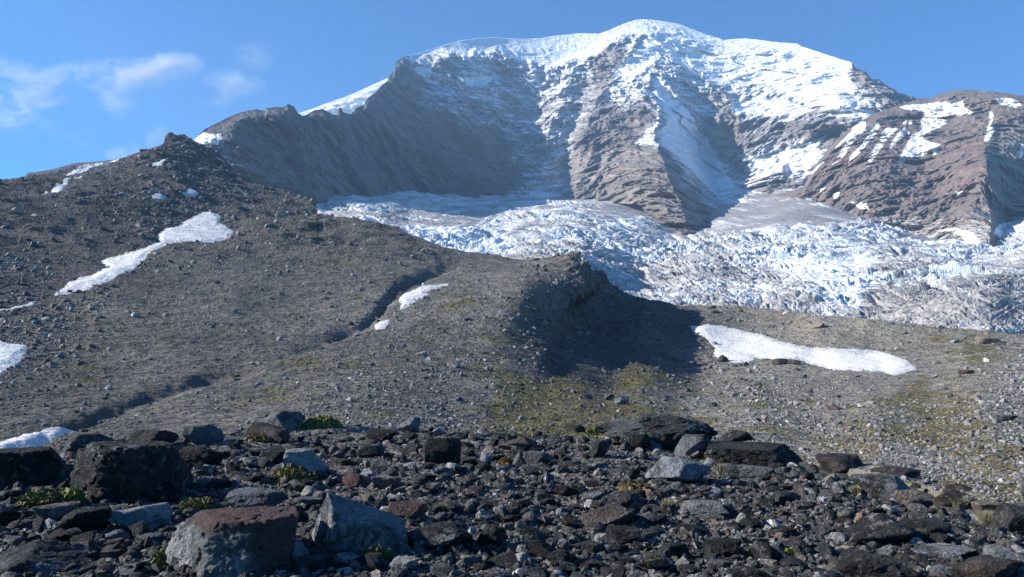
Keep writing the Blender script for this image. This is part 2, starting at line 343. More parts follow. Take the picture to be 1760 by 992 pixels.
dep = rib(PX, PY, [(1700,200,0),(1692,260,60),(1698,300,130),(1706,350,190),(1702,410,190),(1702,440,190)], 60, 22)
dep += 110 * (fbm((X + .5 * Z) / 260, Y / 300, Z / 520, 6, .52, True) - .3) * cap
dep += 60 * fbm(X / 90, Y / 100, Z / 150, 6, .6, True) * cap * sstep(230, 330, PY + .25 * (1600 - PX))
dep += (30 * fbm(X / 50, Y / 60, Z / 70, 5, .6, True) + 6 * fbm(X / 12, Y / 14, Z / 14, 3, .6)) * cap
q = Z + .22 * X + 40 * fbm(X / 300, Y / 300, Z / 300, 4)
for per, cst in ((70, .5), (30, .5)):
    f = q / per; fr = f - np.floor(f); dep += per * cst * (fr - sstep(.15, .6, fr)) * cap
P = place(PX, PY, r0 - dep); nz = normals(P)[..., 2]
det = fbm(X / 40, Y / 40, Z / 25, 5, .6)
band = fbm(X / 900, (q + 20 * det) / 30, 5.3 + 0 * X, 4, .6); band2 = fbm(X / 1500, q / 9, 2.1 + 0 * X, 3, .6)
redm = .65 * sstep(-.25, .45, band + .5 * fbm(X / 200, Y / 200, Z / 120, 4))[..., None]
rock = lerp(v3((.15, .13, .125)), v3((.235, .155, .13)), redm)
rock = lerp(rock, v3((.29, .275, .24)), (sstep(1660, 1730, PX + .25 * (PY - 300)) * sstep(190, 240, PY) * .8 * sstep(-.5, .3, band))[..., None])
rock = lerp(rock, v3((.36, .31, .26)), (sstep(.33, .42, band2) * .6)[..., None]); rock *= (1 + .35 * det)[..., None]
def z4(l): return [(1300 + a / 3.1, 120 + b / 3.1) for a, b in l]
SN2 = [z4(l) for l in (
 [(765,200),(820,185),(900,180),(1010,168),(1040,185),(1100,165),(1110,205),(1160,230),(1090,240),(1060,235),(1000,250),(960,255),(1025,270),(1000,295),(900,340),(885,370),(930,385),(990,400),(950,460),(930,425),(880,465),(830,470),(800,465),(780,500),(750,495),(770,450),(800,400),(830,340),(880,320),(875,270),(900,240),(880,220),(800,215)],
 [(1262,155),(1330,148),(1400,165),(1410,190),(1380,205),(1310,190)],
 [(515,310),(560,275),(580,280),(585,325),(530,360),(480,440),(460,465),(430,465),(460,420)],
 [(640,285),(660,290),(640,340),(560,430),(500,490),(495,465),(560,400),(600,340)],
 [(665,345),(690,310),(750,315),(720,350),(680,385),(658,375)],[(750,340),(790,305),(800,340),(720,420),(705,415)],
 [(640,395),(680,395),(610,495),(592,490)],[(1245,225),(1262,230),(1255,290),(1278,300),(1240,380),(1213,380),(1235,300)],
 [(415,425),(470,360),(510,330),(500,350),(440,410)],[(285,555),(355,490),(360,495),(300,555)],[(400,510),(440,485),(430,505)],
 [(1060,650),(1100,645),(1085,680),(1065,680)],[(570,530),(600,508),(585,530)],[(780,275),(800,270),(795,295),(780,290)],[(820,270),(832,270),(825,290),(808,295)],[(800,330),(822,328),(812,345),(798,345)],
 [(410,660),(440,655),(440,690),(415,690)],[(490,705),(535,700),(590,718),(605,750),(560,742),(530,725)],[(950,860),(1050,840),(1160,870),(1200,930),(1110,925),(1100,890),(1040,860)],
 [(810,820),(880,820),(880,835)],[(1410,400),(1430,400),(1420,460),(1405,465)],[(1300,820),(1400,800),(1426,830),(1426,900),(1300,900),(1260,870)],[(340,625),(370,630),(360,655),(335,655)])]
snow = np.zeros(PX.shape)
nx_ = fbm(X / 30, Y / 30, Z / 60, 4, .6)
for pl in SN2: snow = np.maximum(snow, sstep(-.8, .8, polysd(PX, PY, pl, 12) + nx_ * 3.0))
snow = np.maximum(snow, sstep(.62, .75, det * .5 + nz * .8) * sstep(350, 400, PY) * .5)
col = lerp(rock, lerp(v3((.78, .78, .77)), v3((.87, .87, .86)), sstep(-.3, .3, det)[..., None]), snow[..., None])
Pm, cm = add_back(P, col); o = grid_mesh('mountain_ridge', Pm, M_mount, cm); tag(o, 'reddish brown rock mountain at right with diagonal snow patches', 'mountain')
#@@GLACIER
# ================================================================== GLACIER
TOPG = [(300,345),(540,340),(600,352),(660,345),(690,332),(720,338),(800,346),(880,340),(930,328),(1000,330),(1100,345),(1140,370),(1180,385),(1230,345),(1290,328),(1330,325),(1380,325),(1420,335),(1500,372),(1560,395),(1610,408),(1680,420),(1720,405),(1760,385),(2010,380)]
BOTG = [(300,420),(540,400),(700,430),(800,460),(1000,480),(1060,530),(1200,548),(1400,562),(1760,600),(2010,630)]
ptsg = [(300,400,1500),(545,345,2500),(560,385,1500),(600,390,1350),(700,405,1200),(690,335,2900),(800,437,1000),(800,347,3400),(900,450,900),(900,340,3950),(1000,450,850),(1000,335,3900),(1050,500,760),(1130,365,3100),(1185,400,2600),(1200,555,640),(1230,350,3500),(1300,332,3750),(1400,335,3300),(1500,378,2750),(1600,410,2500),(1700,422,2250),(1760,390,2500),(1400,570,620),(1600,590,580),(1760,605,560),(1000,400,1600),(900,395,1700),(1200,450,1250),(1400,450,1250),(1600,480,1000),(1250,500,850),(1400,400,2000),(1700,500,850),(700,370,2000),(800,390,1700),(2010,640,520),(2010,390,2400),(1300,370,2700)]
px = cols(420, 1850, 1.3); nr = 1000
t = np.linspace(0, 1, nr)[:, None]; PX = np.broadcast_to(px, (nr, len(px))).copy()
kr = np.exp(-np.linspace(-2, 2, 91) ** 2); kr /= kr.sum()
sm_ = lambda a: np.convolve(np.pad(a, 45, mode='edge'), kr, 'valid')
tc, bc = sm_(curve(TOPG)(px)) - 4, sm_(curve(BOTG)(px))
PY = bc + (tc - bc) * t ** .9
rg = tps(ptsg)(PX, PY); P = place(PX, PY, rg); X, Y, Z = P[..., 0], P[..., 1], P[..., 2]
dn = fbm(X / 300, Y / 300, 0 * X, 3)
flat = np.zeros(PX.shape)
for pl, v in (([(860,338),(930,330),(1010,332),(1100,345),(1130,365),(1110,375),(1060,368),(1000,352),(940,350),(880,350)], 1),
              ([(1230,352),(1310,332),(1400,338),(1480,355),(1510,378),(1440,392),(1380,388),(1310,398),(1230,404),(1190,392)], 1),
              ([(640,380),(760,352),(860,352),(830,385),(800,398),(700,395)], .6), ([(550,350),(640,370),(560,385)], .9),
              ([(1290,450),(1370,440),(1480,445),(1500,460),(1400,475),(1320,470)], .6), ([(1560,400),(1640,415),(1600,430),(1500,420)], .7)):
    flat = np.maximum(flat, v * sstep(-10, 9, polysd(PX, PY, pl, 40) + dn * 26 + 12 * fbm(PX / 50, PY / 9, 0 * X + 33, 3)))
rough = 1 - flat * .93
wrx, wry = 30 * fbm(X / 90, Y / 90, 0 * X + 3, 3), 30 * fbm(X / 90, Y / 90, 0 * X + 8, 3)
ang = .5 * fbm(X / 800, Y / 900, 0 * X + 20, 2)
U = X * np.cos(ang) - Y * np.sin(ang) + wrx; V = X * np.sin(ang) + Y * np.cos(ang) + wry
a1, a2, aid, aox, aoy = worley(U / 48, V / 30, 1)
b1, b2, bid, box, boy = worley(U / 19, V / 12, 5)
c1, c2, cid, cox, coy = worley(U / 7 + .5 * fbm(U / 9, V / 9, 0 * X, 2), V / 5, 9)
near = sstep(1400, 600, rg)
S1 = 15 * (aid - .35) * sstep(0, .3, a2 - a1) + aox * 9 + aoy * 6 - 9 * (1 - sstep(0, .14, a2 - a1))
S2 = 5.5 * (bid - .4) * sstep(0, .3, b2 - b1) + box * 3.5 - 4 * (1 - sstep(0, .15, b2 - b1))
big = fbm(X / 220, Y / 200, 0 * X + 6, 4, .55)
blk = sstep(-.12, .22, fbm(X / 260, Y / 220, 0 * X + 11, 3))
fl = PY + 16 * np.sin(PX / 150 + 1) + 10 * fbm(PX / 160, PY / 60, 0 * X + 51, 3) - .10 * (PX - 1100)
flow = fbm(PX / 230, fl / 9, 0 * X + 52, 5, .58, True); cvl = fbm(PX / 210 + 3, (fl - .12 * PX) / 15, 0 * X + 57, 3, .5); cvm = sstep(.07, .01, np.abs(cvl)) * sstep(-.3, .1, fbm(PX / 80, PY / 30, 0 * X + 58, 2)); blk2 = sstep(-.2, .25, fbm(PX / 120 + 7, fl / 22, 0 * X + 59, 3))
flow2 = fbm(PX / 120, fl / 3.2, 0 * X + 53, 4, .6)
S3 = (2.4 * (cid - .4) * sstep(0, .35, c2 - c1) + cox * 1.6 - 1.2 * (1 - sstep(0, .2, c2 - c1))) * sstep(2400, 1000, rg)
wave = fbm(U / 160, V / 26, 0 * X + 15, 4, .55, True)
h = rough * (S1 * (.2 + .55 * blk) * lerp(.75, .25, near) + S2 * (.2 + .7 * blk * blk2) * lerp(.9, .5, near) + .9 * S3 * (.3 + .7 * blk2) + 6 * wave + 9 * (1 - blk) * flow * lerp(1, .4, near) + 2.5 * flow2 - 10 * cvm * lerp(1, .5, near)) + 22 * big * (.35 + .65 * rough) + .8 * fbm(X / 6, Y / 6, 0 * X, 3)
h *= sstep(380, 800, rg) * .5 + .5
P[..., 2] += h
n = normals(P); nz = n[..., 2]
streak = fbm(U / 120, V / 22, 0 * X + 30, 5, .6); fine = fbm(U / 16, V / 9, 0 * X + 31, 5, .65)
dirt = .46 + .34 * (1 - blk2) * near + .55 * cvm * (.4 + .6 * near) + .30 * streak + .55 * flow2 + .25 * flow + .30 * fine
dirt += .42 * flat + .28 * sstep(900, 560, rg) + .25 * (1 - blk) - .12
for pl, v in (([(1240,465),(1256,470),(1260,500),(1250,515),(1238,510)], .6), ([(1490,515),(1600,510),(1670,545),(1600,560),(1480,548)], .6), ([(1440,495),(1500,500),(1480,545),(1420,540)], -.8),
              ([(1320,450),(1480,440),(1500,462),(1360,478)], -.6), ([(700,400),(860,400),(900,440),(820,440),(720,410)], -.3),([(1130,370),(1180,400),(1220,405),(1180,420),(1120,400)], .2)):
    dirt += v * sstep(-16, 12, polysd(PX, PY, pl, 40) + fine * 16 + dn * 22 + 14 * flow2)
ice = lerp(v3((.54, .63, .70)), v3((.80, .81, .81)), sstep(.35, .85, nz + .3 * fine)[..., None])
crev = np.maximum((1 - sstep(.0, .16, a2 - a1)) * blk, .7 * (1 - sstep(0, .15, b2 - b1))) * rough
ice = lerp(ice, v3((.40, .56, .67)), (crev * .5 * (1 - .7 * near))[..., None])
dirt += (.55 * (1 - sstep(0, .22, c2 - c1)) + .4 * (1 - sstep(0, .18, b2 - b1))) * sstep(2600, 900, rg) * (.6 + .6 * fine)
dirt = sstep(.42, 1.05, dirt)
dc = lerp(v3((.15, .135, .13)), v3((.36, .33, .31)), sstep(-.3, .4, fine)[..., None])
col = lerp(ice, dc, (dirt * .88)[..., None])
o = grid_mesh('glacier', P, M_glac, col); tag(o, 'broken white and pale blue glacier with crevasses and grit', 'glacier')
#@@NEAR
# ================================================================== NEAR TERRAIN (mid-ground)
SKYN = [(-260,325),(0,311),(40,305),(70,300),(130,301),(175,296),(205,277),(235,266),(262,254),(282,247),(284,236),(290,231),(305,233),(316,232),(328,240),(345,250),(372,258),(385,270),(400,292),(430,312),(460,322),(500,331),(530,343),(543,352),(547,368),(575,375),(600,380),(640,384),(660,389),(690,399),(720,410),(760,424),(800,434),(850,439),(880,446),(915,446),(945,441),(965,437),(985,432),(996,434),(1000,447),(1012,450),(1016,462),(1035,470),(1050,488),(1075,502),(1120,517),(1170,527),(1210,524),(1250,525),(1290,527),(1330,533),(1400,541),(1500,549),(1560,556),(1600,561),(1700,569),(1760,576),(2010,605)]
EDGE = [(-260,800),(0,785),(80,768),(200,757),(330,748),(480,740),(600,738),(700,738),(860,745),(1050,748),(1200,752),(1300,768),(1380,786),(1480,806),(1600,836),(1700,858),(1760,870),(2010,930)]
ptsn = [(-250,790,60),(0,785,62),(200,757,64),(400,746,68),(600,738,72),(800,742,90),(1000,748,96),(1200,752,90),(1400,790,68),(1600,838,50),(1760,872,42),(2010,930,34),
 (0,650,140),(200,650,145),(400,640,155),(600,620,170),(800,650,155),(900,680,145),(1000,690,145),(1100,700,138),(1300,700,138),(1500,700,138),(1700,700,135),(2010,700,130),
 (0,500,300),(200,500,300),(400,500,310),(600,500,330),(0,400,520),(200,420,480),(400,420,520),(500,400,580),(600,420,500),
 (-250,325,800),(0,312,820),(130,300,900),(200,278,950),(290,235,1050),(345,252,1050),(400,295,950),(480,332,850),(540,350,800),(547,370,680),(600,382,640),(700,403,570),(800,436,540),(900,448,520),(985,434,500),
 (700,520,290),(800,520,290),(900,500,320),(800,600,200),(900,580,238),(928,610,215),(935,560,285),(950,540,320),(1000,505,400),(980,520,372),(1030,478,490),
 (1000,560,365),(1050,560,425),(1060,505,510),(1120,520,530),(1170,528,535),(1120,580,410),(1170,560,480),(1000,620,250),(1050,655,225),(950,645,190),(1100,620,290),
 (1200,640,320),(1300,640,310),(1400,655,255),(1500,660,240),(1600,645,275),(1760,650,230),(1200,570,440),(1300,600,400),(1300,565,460),(1400,615,370),(1400,575,420),(1500,640,290),(1500,600,385),(1600,605,350),(1700,610,320),(1250,526,520),(1400,542,450),(1500,549,430),(1600,561,410),(1700,569,395),(1760,576,385),(2010,605,350)]
# snow patches: real sheets of old snow that lie in the hollows
def z1(l): return [(a / 2.918, 80 + b / 2.918) for a, b in l]
def z7(l): return [(a / 2.157, 340 + b / 2.157) for a, b in l]
def z8(l): return [(500 + a / 2.514, 420 + b / 2.514) for a, b in l]
def z6(l): return [(1000 + a / 2.316, 380 + b / 2.316) for a, b in l]
PATCH = [
 ('long white snow patch with a tapering tail below the dark slope', z7([(585,135),(620,105),(740,65),(780,55),(820,80),(815,100),(845,115),(868,125),(850,155),(800,176),(700,172),(635,176),(560,210),(500,250),(430,300),(330,335),(250,350),(190,363),(260,315),(340,290),(400,245),(375,222),(400,215),(480,205),(540,190),(590,170)]), 1.6),
 ('thin white snow sliver at the picture edge beside the dark scree', z7([(-60,420),(0,405),(70,395),(135,385),(110,398),(40,410),(0,422),(-60,440)]), .7),
 ('rounded white snow patch under a brown rock outcrop on the slope', z7([(-80,540),(0,535),(40,550),(100,555),(98,590),(60,630),(0,660),(-80,680)]), 1.0),
 ('long narrow snow wedge just above the dark foreground boulders', z7([(-80,925),(0,905),(80,880),(160,858),(230,838),(285,832),(270,845),(160,885),(60,915),(0,938),(-80,965)]), .5),
 ('small irregular snow patch on the upper dark hillside', z1([(208,780),(255,745),(265,715),(295,698),(350,685),(415,670),(405,685),(340,695),(325,715),(310,755),(260,765),(225,783)]), 1.5),
 ('tiny white snow patch below the rocky crest', z1([(745,622),(775,605),(830,597),(833,605),(790,625),(755,630)]), 1.5),
 ('small faint grey snow patch with stones on the scree', z1([(755,785),(800,770),(845,768),(850,778),(800,800),(765,800)]), 1.2),
 ('tiny pale snow patch above the long snowfield', z1([(915,760),(950,742),(985,745),(1003,758),(960,770)]), 1.2),
 ('white snow patch lying in the gully beside the central hump', z8([(470,228),(490,208),(560,195),(630,188),(684,183),(680,192),(620,205),(585,212),(597,225),(560,240),(520,258),(485,280),(468,280),(480,258),(466,250)]), .9),
 ('small snow remnant lower down in the gully', z8([(362,345),(385,333),(425,325),(427,345),(410,365),(375,375),(362,365)]), .8),
 ('large bright snowfield lying below the moraine crest', z6([(430,424),(490,418),(560,422),(640,440),(720,452),(800,480),(900,500),(1040,508),(1150,512),(1230,530),(1300,558),(1334,588),(1290,605),(1240,615),(1190,598),(1090,598),(1000,590),(900,570),(860,556),(780,556),(690,552),(650,565),(580,560),(540,552),(518,542),(530,520),(520,495),(480,462),(440,445)]), 1.3),
]
PATCHPOLY = [p for _, p, _t in PATCH]
rn_f = tps(ptsn, 3e-4)
px = cols(-260, 2010, 1.35); nr = 620
t = np.linspace(0, 1, nr)[:, None]; PX = np.broadcast_to(px, (nr, len(px))).copy()
sc_, ec_ = curve(SKYN)(px), curve(EDGE)(px)
GUL = [(-20,792),(130,728),(240,688),(350,655),(480,618),(560,588),(620,562),(648,540),(668,512),(690,492),(740,474),(815,452)]
def near_surface(PX, PY, fine=True):
    r = rn_f(PX, PY)
    ccx = np.interp(PY, [434, 462, 478, 505, 530, 560, 600, 640], [988, 1016, 1032, 1012, 975, 946, 934, 938]) + 2.5 * fbm(PY / 9, 0 * PY, 0 * PY + 60, 3)
    dcx = PX - ccx; r = r * (1 + .16 * sstep(0, 22, dcx) * (1 - sstep(30, 170, dcx)) * sstep(445, 475, PY) * (1 - sstep(590, 650, PY)))
    P = place(PX, PY, r); X, Y = P[..., 0], P[..., 1]
    dz = 5.0 * fbm(X / 95, Y / 80, 0 * X + 2, 4, .5) * sstep(100, 250, r) * sstep(1500, 1200, PX)
    d = linesd(PX, PY, GUL) + 8 * fbm(PX / 120, PY / 60, 0 * X + 40, 3); dz -= np.clip(r / 300, .2, 1.2) * (3.4 + 1.8 * fbm(PX / 60, PY / 40, 0 * X + 41, 2)) * np.exp(-(np.clip(d, 0, None) / (9 + 5 * fbm(PX / 70, PY / 50, 0 * X + 43, 3))) ** 2) * .85 * sstep(0, 90, 815 - PX) * (.35 + .65 * np.clip(np.abs(PX - 470) / 130, 0, 1) ** 2)
    dr = fbm((X + .9 * Y) / 60, (Y - .5 * X) / 14, 0 * X + 7, 4, .5, True)
    dz += .7 * dr * sstep(60, 200, r) * sstep(1180, 1000, PX)
    lob = fbm(X / 70, Y / 40, 0 * X + 44, 3, .5, True); lob = .2 + (lob - .2) * (1 - sstep(-35, 5, polysd(PX, PY, PATCHPOLY[0], 40))); dz += 8 * (lob - .2) * sstep(330, 520, r) * sstep(860, 700, PX) * sstep(0, 14, PY - curve(SKYN)(PX))
    # crag on the hump's right side
    cr = sstep(-14, 10, polysd(PX, PY, [(950,430),(1000,432),(1050,480),(1075,505),(1060,560),(1000,600),(930,600),(925,575),(980,520),(1000,480)], 30))
    cr2 = 1 - sstep(1000, 1190, PX) 
    sup = 1.0
    if fine:
        for pl in PATCHPOLY: sup = sup * (1 - sstep(-7, 1, polysd(PX, PY, pl, 12)))
        dz += sup * cr * cr2 * (1 - sstep(525, 570, PY)) * (4.5 * fbm(X / 12, Y / 14, P[..., 2] / 9, 5, .55, True) * sstep(-2, 12, PY - curve(SKYN)(PX)))
        dz += sup * .35 * fbm(X / 7, Y / 7, 0 * X + 5, 3, .5) + sup * np.clip(.12 * r / 250, .03, .32) * fbm(X / 1.7, Y / 1.7, 0 * X + 9, 3, .55)
        sh = polysd(PX, PY, [(0,250),(300,220),(420,330),(400,420),(200,430),(0,330)], 60)
        dz += sup * sstep(-30, 20, sh) * .9 * fbm(X / 9, Y / 14, 0 * X + 12, 5, .6, True)
    P[..., 2] += dz; return P, r
PYn = rows_py(ec_ + 8, sc_, t)
P, rn = near_surface(PX, PYn); P[..., 2] -= 2.5 * (1 - sstep(0, .022, t)); X, Y, Z = P[..., 0], P[..., 1], P[..., 2]
nA = fbm(X / 30, Y / 30, 0 * X + 1, 5, .6); nB = fbm(X / 5, Y / 5, 0 * X + 4, 4, .6); nC = fbm(PX / 90, PYn / 28, 0 * X + 3, 4, .6)
dark = v3((.040, .039, .040)); grey = v3((.180, .166, .142)); tan = v3((.21, .19, .165))
col = lerp(dark, grey, field(PX, PYn, [(0,330,.1),(200,300,.15),(300,260,.2),(400,330,.15),(100,420,.15),(0,450,.15),(450,360,.15),(250,400,.25),(400,460,.55),(600,400,.4),(600,520,.7),(200,560,.55),(0,600,.4),(100,700,.35),(400,620,.5),(600,660,.65),(800,450,.8),(900,500,.9),(800,560,.9),(800,680,.8),(700,720,.5),(980,450,1),(1000,560,.1),(1050,600,.05),(1010,620,.1),(1000,520,.2),(1100,540,.2),(1110,570,.3),(1000,720,.9),(1200,700,1.1),(1300,560,1.2),(1400,600,1.2),(1600,600,1.2),(1500,700,1.25),(1700,700,1.25),(1700,800,1.1),(1500,780,1.1)], 60)[..., None])  # dark talus right of the hump, lowered further: hump's shadow put into the colour
col = lerp(col, v3((.10, .07, .055)), (sstep(.0, .4, nA) * sstep(400, 250, PYn) * sstep(220, 60, PX) * .7)[..., None])
nD = fbm(X / 140, Y / 60, 0 * X + 71, 4, .6); nE = fbm((X + .6 * Y) / 14, (Y - .3 * X) / 70, 0 * X + 72, 4, .6)
col *= (1 + .25 * nA + .3 * nB + .35 * nD + .3 * nE)[..., None]
mossf = field(PX, PYn, [(880,715,1.),(930,720,1.),(1000,725,.95),(1080,650,.9),(1090,690,.8),(1150,680,.5),(1100,630,.7),(820,540,.55),(850,570,.5),(760,640,.5),(700,680,.45),(640,700,.5),(800,700,.4),(910,555,.7),(900,590,.4),(870,470,.2),(1000,470,.3),(200,590,.5),(160,610,.5),(260,545,.45),(120,650,.35),(330,540,.3),(460,625,.5),(440,640,.5),(380,670,.35),(560,420,.45),(600,440,.4),(700,440,.1),(500,520,.1),(300,480,.1),(1200,720,.6),(1280,715,.6),(1330,730,.55),(1420,610,.1),(1500,700,.7),(1580,700,.9),(1640,705,1.),(1560,735,.8),(1700,760,.8),(1500,760,.6),(1650,790,.7),(1740,800,.8),(1300,540,.5),(1400,552,.6),(1500,565,.55),(1600,585,.6),(1700,590,.7),(1400,590,.0),(1300,650,.3),(1400,680,.5),(1250,660,.5),(1600,640,.25),(1750,650,.35),(1700,680,.4),(0,380,.4),(20,400,.4),(100,450,.0),(300,400,.0),(200,300,0),(1100,560,0),(1000,560,0),(1050,600,0),(1250,580,0),(1500,620,0),(400,350,0)], 38)
mn = .5 + .55 * nC + .35 * nB + .5 * fbm(X / 9, Y / 16, 0 * X + 21, 3)
moss = sstep(.62, .95, mossf * .75 + mn * .62 - .04) * sstep(.05, .3, mossf)
mc = lerp(v3((.10, .09, .028)), v3((.165, .138, .04)), sstep(-.3, .4, nB)[..., None])
mc = lerp(mc, v3((.19, .12, .06)), (sstep(.1, .45, nA))[..., None] * .5)
col = lerp(col, mc, (moss * .8)[..., None])
Pn, cn = add_back(P, col, 10, 4, .55)
# slope down in front: joins the foreground moraine to the mid-ground
o = grid_mesh('hillside', Pn, M_scree, cn); tag(o, 'dark scree hillside and gravel basin below the glacier', 'hillside')
NEAR = (PX, PYn, P, rn, moss)
def patch(label, poly, thick):
    poly = np.array(poly); x0, y0 = poly.min(0) - 10; x1, y1 = poly.max(0) + 10
    s = .8 if (x1 - x0) < 260 else 1.2
    g = np.arange(x0, x1, s); h = np.arange(y1, y0, -s * .6)
    A, B = np.meshgrid(g, h); Q, r = near_surface(A, B, False)
    X, Y = Q[..., 0], Q[..., 1]
    n = fbm(A / 16, B / 9, 0 * A + len(label), 4, .6) * 3
    d = polysd(A, B, poly, 30) + n
    k = r / 300
    Q[..., 2] += np.where(d > 0, np.clip(d * .05 * k, 0, thick * .4), np.clip(d * .25 * max(1, 1) * np.clip(k, .3, None), -1.2, 0)) + .02 * k + .1 * fbm(X / 12, Y / 8, 0 * X, 3) * (d > 3) * k
    sun = fbm(X / 1.4, Y / 1.4, 0 * X, 3); Q[..., 2] += .09 * sun * np.clip(k, 0, 1.5)
    dirt = sstep(.05, .6, fbm(X / 18, Y / 9, 0 * X + 4, 4, .6)) * .3 + sstep(6, 0, d) * .6
    if 'large' in label: dirt = np.maximum(dirt, .75 * sstep(-3, 3, polysd(A, B, z6([(700,450),(800,465),(900,495),(1040,512),(1180,520),(1100,540),(960,525),(860,505),(760,480)]), 30) + 3 * sun))
    c = lerp(v3((.72, .70, .66)), v3((.28, .27, .25)), np.clip(dirt * 1.2 * sstep(-.3, .4, sun) + .12 * sstep(-.1, .5, sun), 0, 1)[..., None])
    o = grid_mesh('snow_patch', Q, M_snow, c, keep=d > -4, kind='structure')
    tag(o, label, 'snow patch'); del o['kind']; o['group'] = 'snow patches on the hillside'
for a in PATCH: patch(*a)
# far left ridge beyond the skyline of the hillside
px = cols(-300, 420, 2.); nr = 90; t = np.linspace(0, 1, nr)[:, None]
skc = curve([(-300,345),(0,312),(43,303),(48,297),(60,296),(90,291),(130,280),(175,277),(215,272),(260,290),(330,330),(420,350)])(px)
A = np.broadcast_to(px, (nr, len(px))).copy(); B = 345 + (skc - 345) * t
rr = 1500 + (345 - B) * 6; Q = place(A, B, rr); Q[..., 2] += sstep(0, 10, B - skc) * 8 * fbm(Q[..., 0] / 40, Q[..., 1] / 40, 0 * rr, 5, .6, True)
nn = fbm(Q[..., 0] / 20, Q[..., 1] / 20, Q[..., 2] / 20, 4)
cc = lerp(v3((.075, .07, .07)), v3((.11, .10, .095)), sstep(-.3, .3, nn)[..., None])
sp = np.maximum(polysd(A, B, z1([(330,660),(375,630),(420,605),(470,592),(515,590),(510,605),(450,612),(435,640),(400,645)]), 30), polysd(A, B, z1([(535,585),(570,572),(620,564),(610,578),(560,590)]), 30))
cc = lerp(cc, v3((.6, .6, .6)), sstep(-1, 1, sp + nn * 2)[..., None])
Q, cc = add_back(Q, cc, 8, 20); o = grid_mesh('far_ridge', Q, M_mount, cc); tag(o, 'low dark ridge with thin snow behind the left skyline', 'ridge')
#@@FOREGROUND
# ================================================================== FOREGROUND GROUND
px = cols(-420, 2180, 6); rows = 420
edge_r = 1.7 * F / (curve(EDGE)(px) - 600)
def fore_h(x, y):
    r = np.hypot(x, y); pxx = 880 + F * x / np.maximum(y, .3)
    e = 1.7 * F / (curve(EDGE)(pxx) - 600)
    P2 = rn_f(pxx, curve(EDGE)(pxx)); zt = place(pxx, curve(EDGE)(pxx) , P2)[..., 2] - 0.4
    k = np.clip((r - e * .97) / (P2 - e * .97), 0, 1)
    z = zt * (k ** .8) * 1.0 + .0
    z = z + (.24 * fbm(x / 2.6, y / 2.6, 0 * x, 4, .5) + .06 * fbm(x / .7, y / .7, 0 * x + 4, 4, .6)) * (1 + k * 2) + .03 * fbm(x / .17, y / .17, 0 * x + 6, 3)
    z = z - .9 * np.sin(np.pi * np.clip(k, 0, 1)) * 1.0
    return z, k
rmax = tps(ptsn, 3e-4)(px, curve(EDGE)(px)) * 1.03
tt = np.linspace(0, 1, rows)[:, None]
r_ = 1.2 * np.exp(np.log(rmax / 1.2) * tt)
dx, dy, _ = rays(px, np.full(px.shape, 600.)); X, Y = dx * r_, dy * r_
Zf, kf = fore_h(X, Y)
n1 = fbm(X / 1.2, Y / 1.2, 0 * X, 4, .6); n2 = fbm(X / .25, Y / .25, 0 * X + 2, 4, .6)
col = lerp(v3((.04, .037, .035)), v3((.20, .185, .17)), sstep(-.3, .4, n2)[..., None]); col *= (1 + .3 * n1)[..., None]
col = lerp(col, v3((.13, .12, .035)), (sstep(.28, .5, n1) * .55)[..., None])
col = lerp(col, v3((.075, .072, .062)), sstep(.1, .6, kf)[..., None] * .8)
FG = grid_mesh('ground', np.stack([X, Y, Zf], -1), M_fore, col); tag(FG, 'dark rubbly moraine ground in front', 'ground')
def bvh_of(o):
    me = o.data; nv = len(me.vertices); co = np.empty(nv * 3, np.float32); me.vertices.foreach_get('co', co)
    q = np.empty(len(me.loops), np.int32); me.loops.foreach_get('vertex_index', q)
    return BVHTree.FromPolygons(co.reshape(-1, 3).tolist(), q.reshape(-1, 4).tolist())
BV = bvh_of(FG)
# ------------------------------------------------------------------ rocks
def ico(sub):
    bm = bmesh.new(); bmesh.ops.create_icosphere(bm, subdivisions=sub, radius=1)
    v = np.array([x.co[:] for x in bm.verts]); f = [[x.index for x in p.verts] for p in bm.faces]; bm.free(); return v, f
ICO = {s: ico(s) for s in (2, 3, 4, 5, 6)}
def rock_verts(seed, sub=4, planes=None, nplanes=13, rough=.06, sharp=34, flat=1.0):
    rg = np.random.default_rng(seed); v, f = ICO[sub]
    if planes is None:
        n = rg.normal(size=(nplanes, 3)); n /= np.linalg.norm(n, axis=1, keepdims=True)
        hh = rg.uniform(.52, 1.0, nplanes)
        n = np.concatenate([n, [[0, 0, 1], [0, 0, -1]]]); hh = np.concatenate([hh, [rg.uniform(.6, .9), .75]])
    else:
        A = np.array(planes, float); n = A[:, :3] / np.linalg.norm(A[:, :3], axis=1, keepdims=True); hh = A[:, 3]
    s = np.clip(v @ n.T, 1e-4, None) / hh
    s = np.where(v @ n.T > 0, s, 0)
    rad = 1 / ((s ** sharp).sum(1) ** (1 / sharp) + 1e-6); rad = np.minimum(rad, 2.2)
    p = v * rad[:, None]; k = seed * 7.7
    d = rough * (1.3 * fbm(p[:, 0] * 1.6 + k, p[:, 1] * 1.6, p[:, 2] * 1.6, 5, .6) + .8 * fbm(p[:, 0] * 2 - k, p[:, 1] * 2, p[:, 2] * 2, 4, .6, True))
    # chips: some small facets set back
    c = fbm(p[:, 0] * 3 + k, p[:, 1] * 3, p[:, 2] * 3, 2); d -= rough * .8 * sstep(.12, .2, c)
    d += rough * .6 * fbm(p[:, 0] * 7, p[:, 1] * 7 + k, p[:, 2] * 7, 4, .65, True)
    p = p * (1 + d[:, None])
    lo, hi = p.min(0), p.max(0); p = (p - (lo + hi) / 2) / ((hi - lo) / 2)
    return p, f
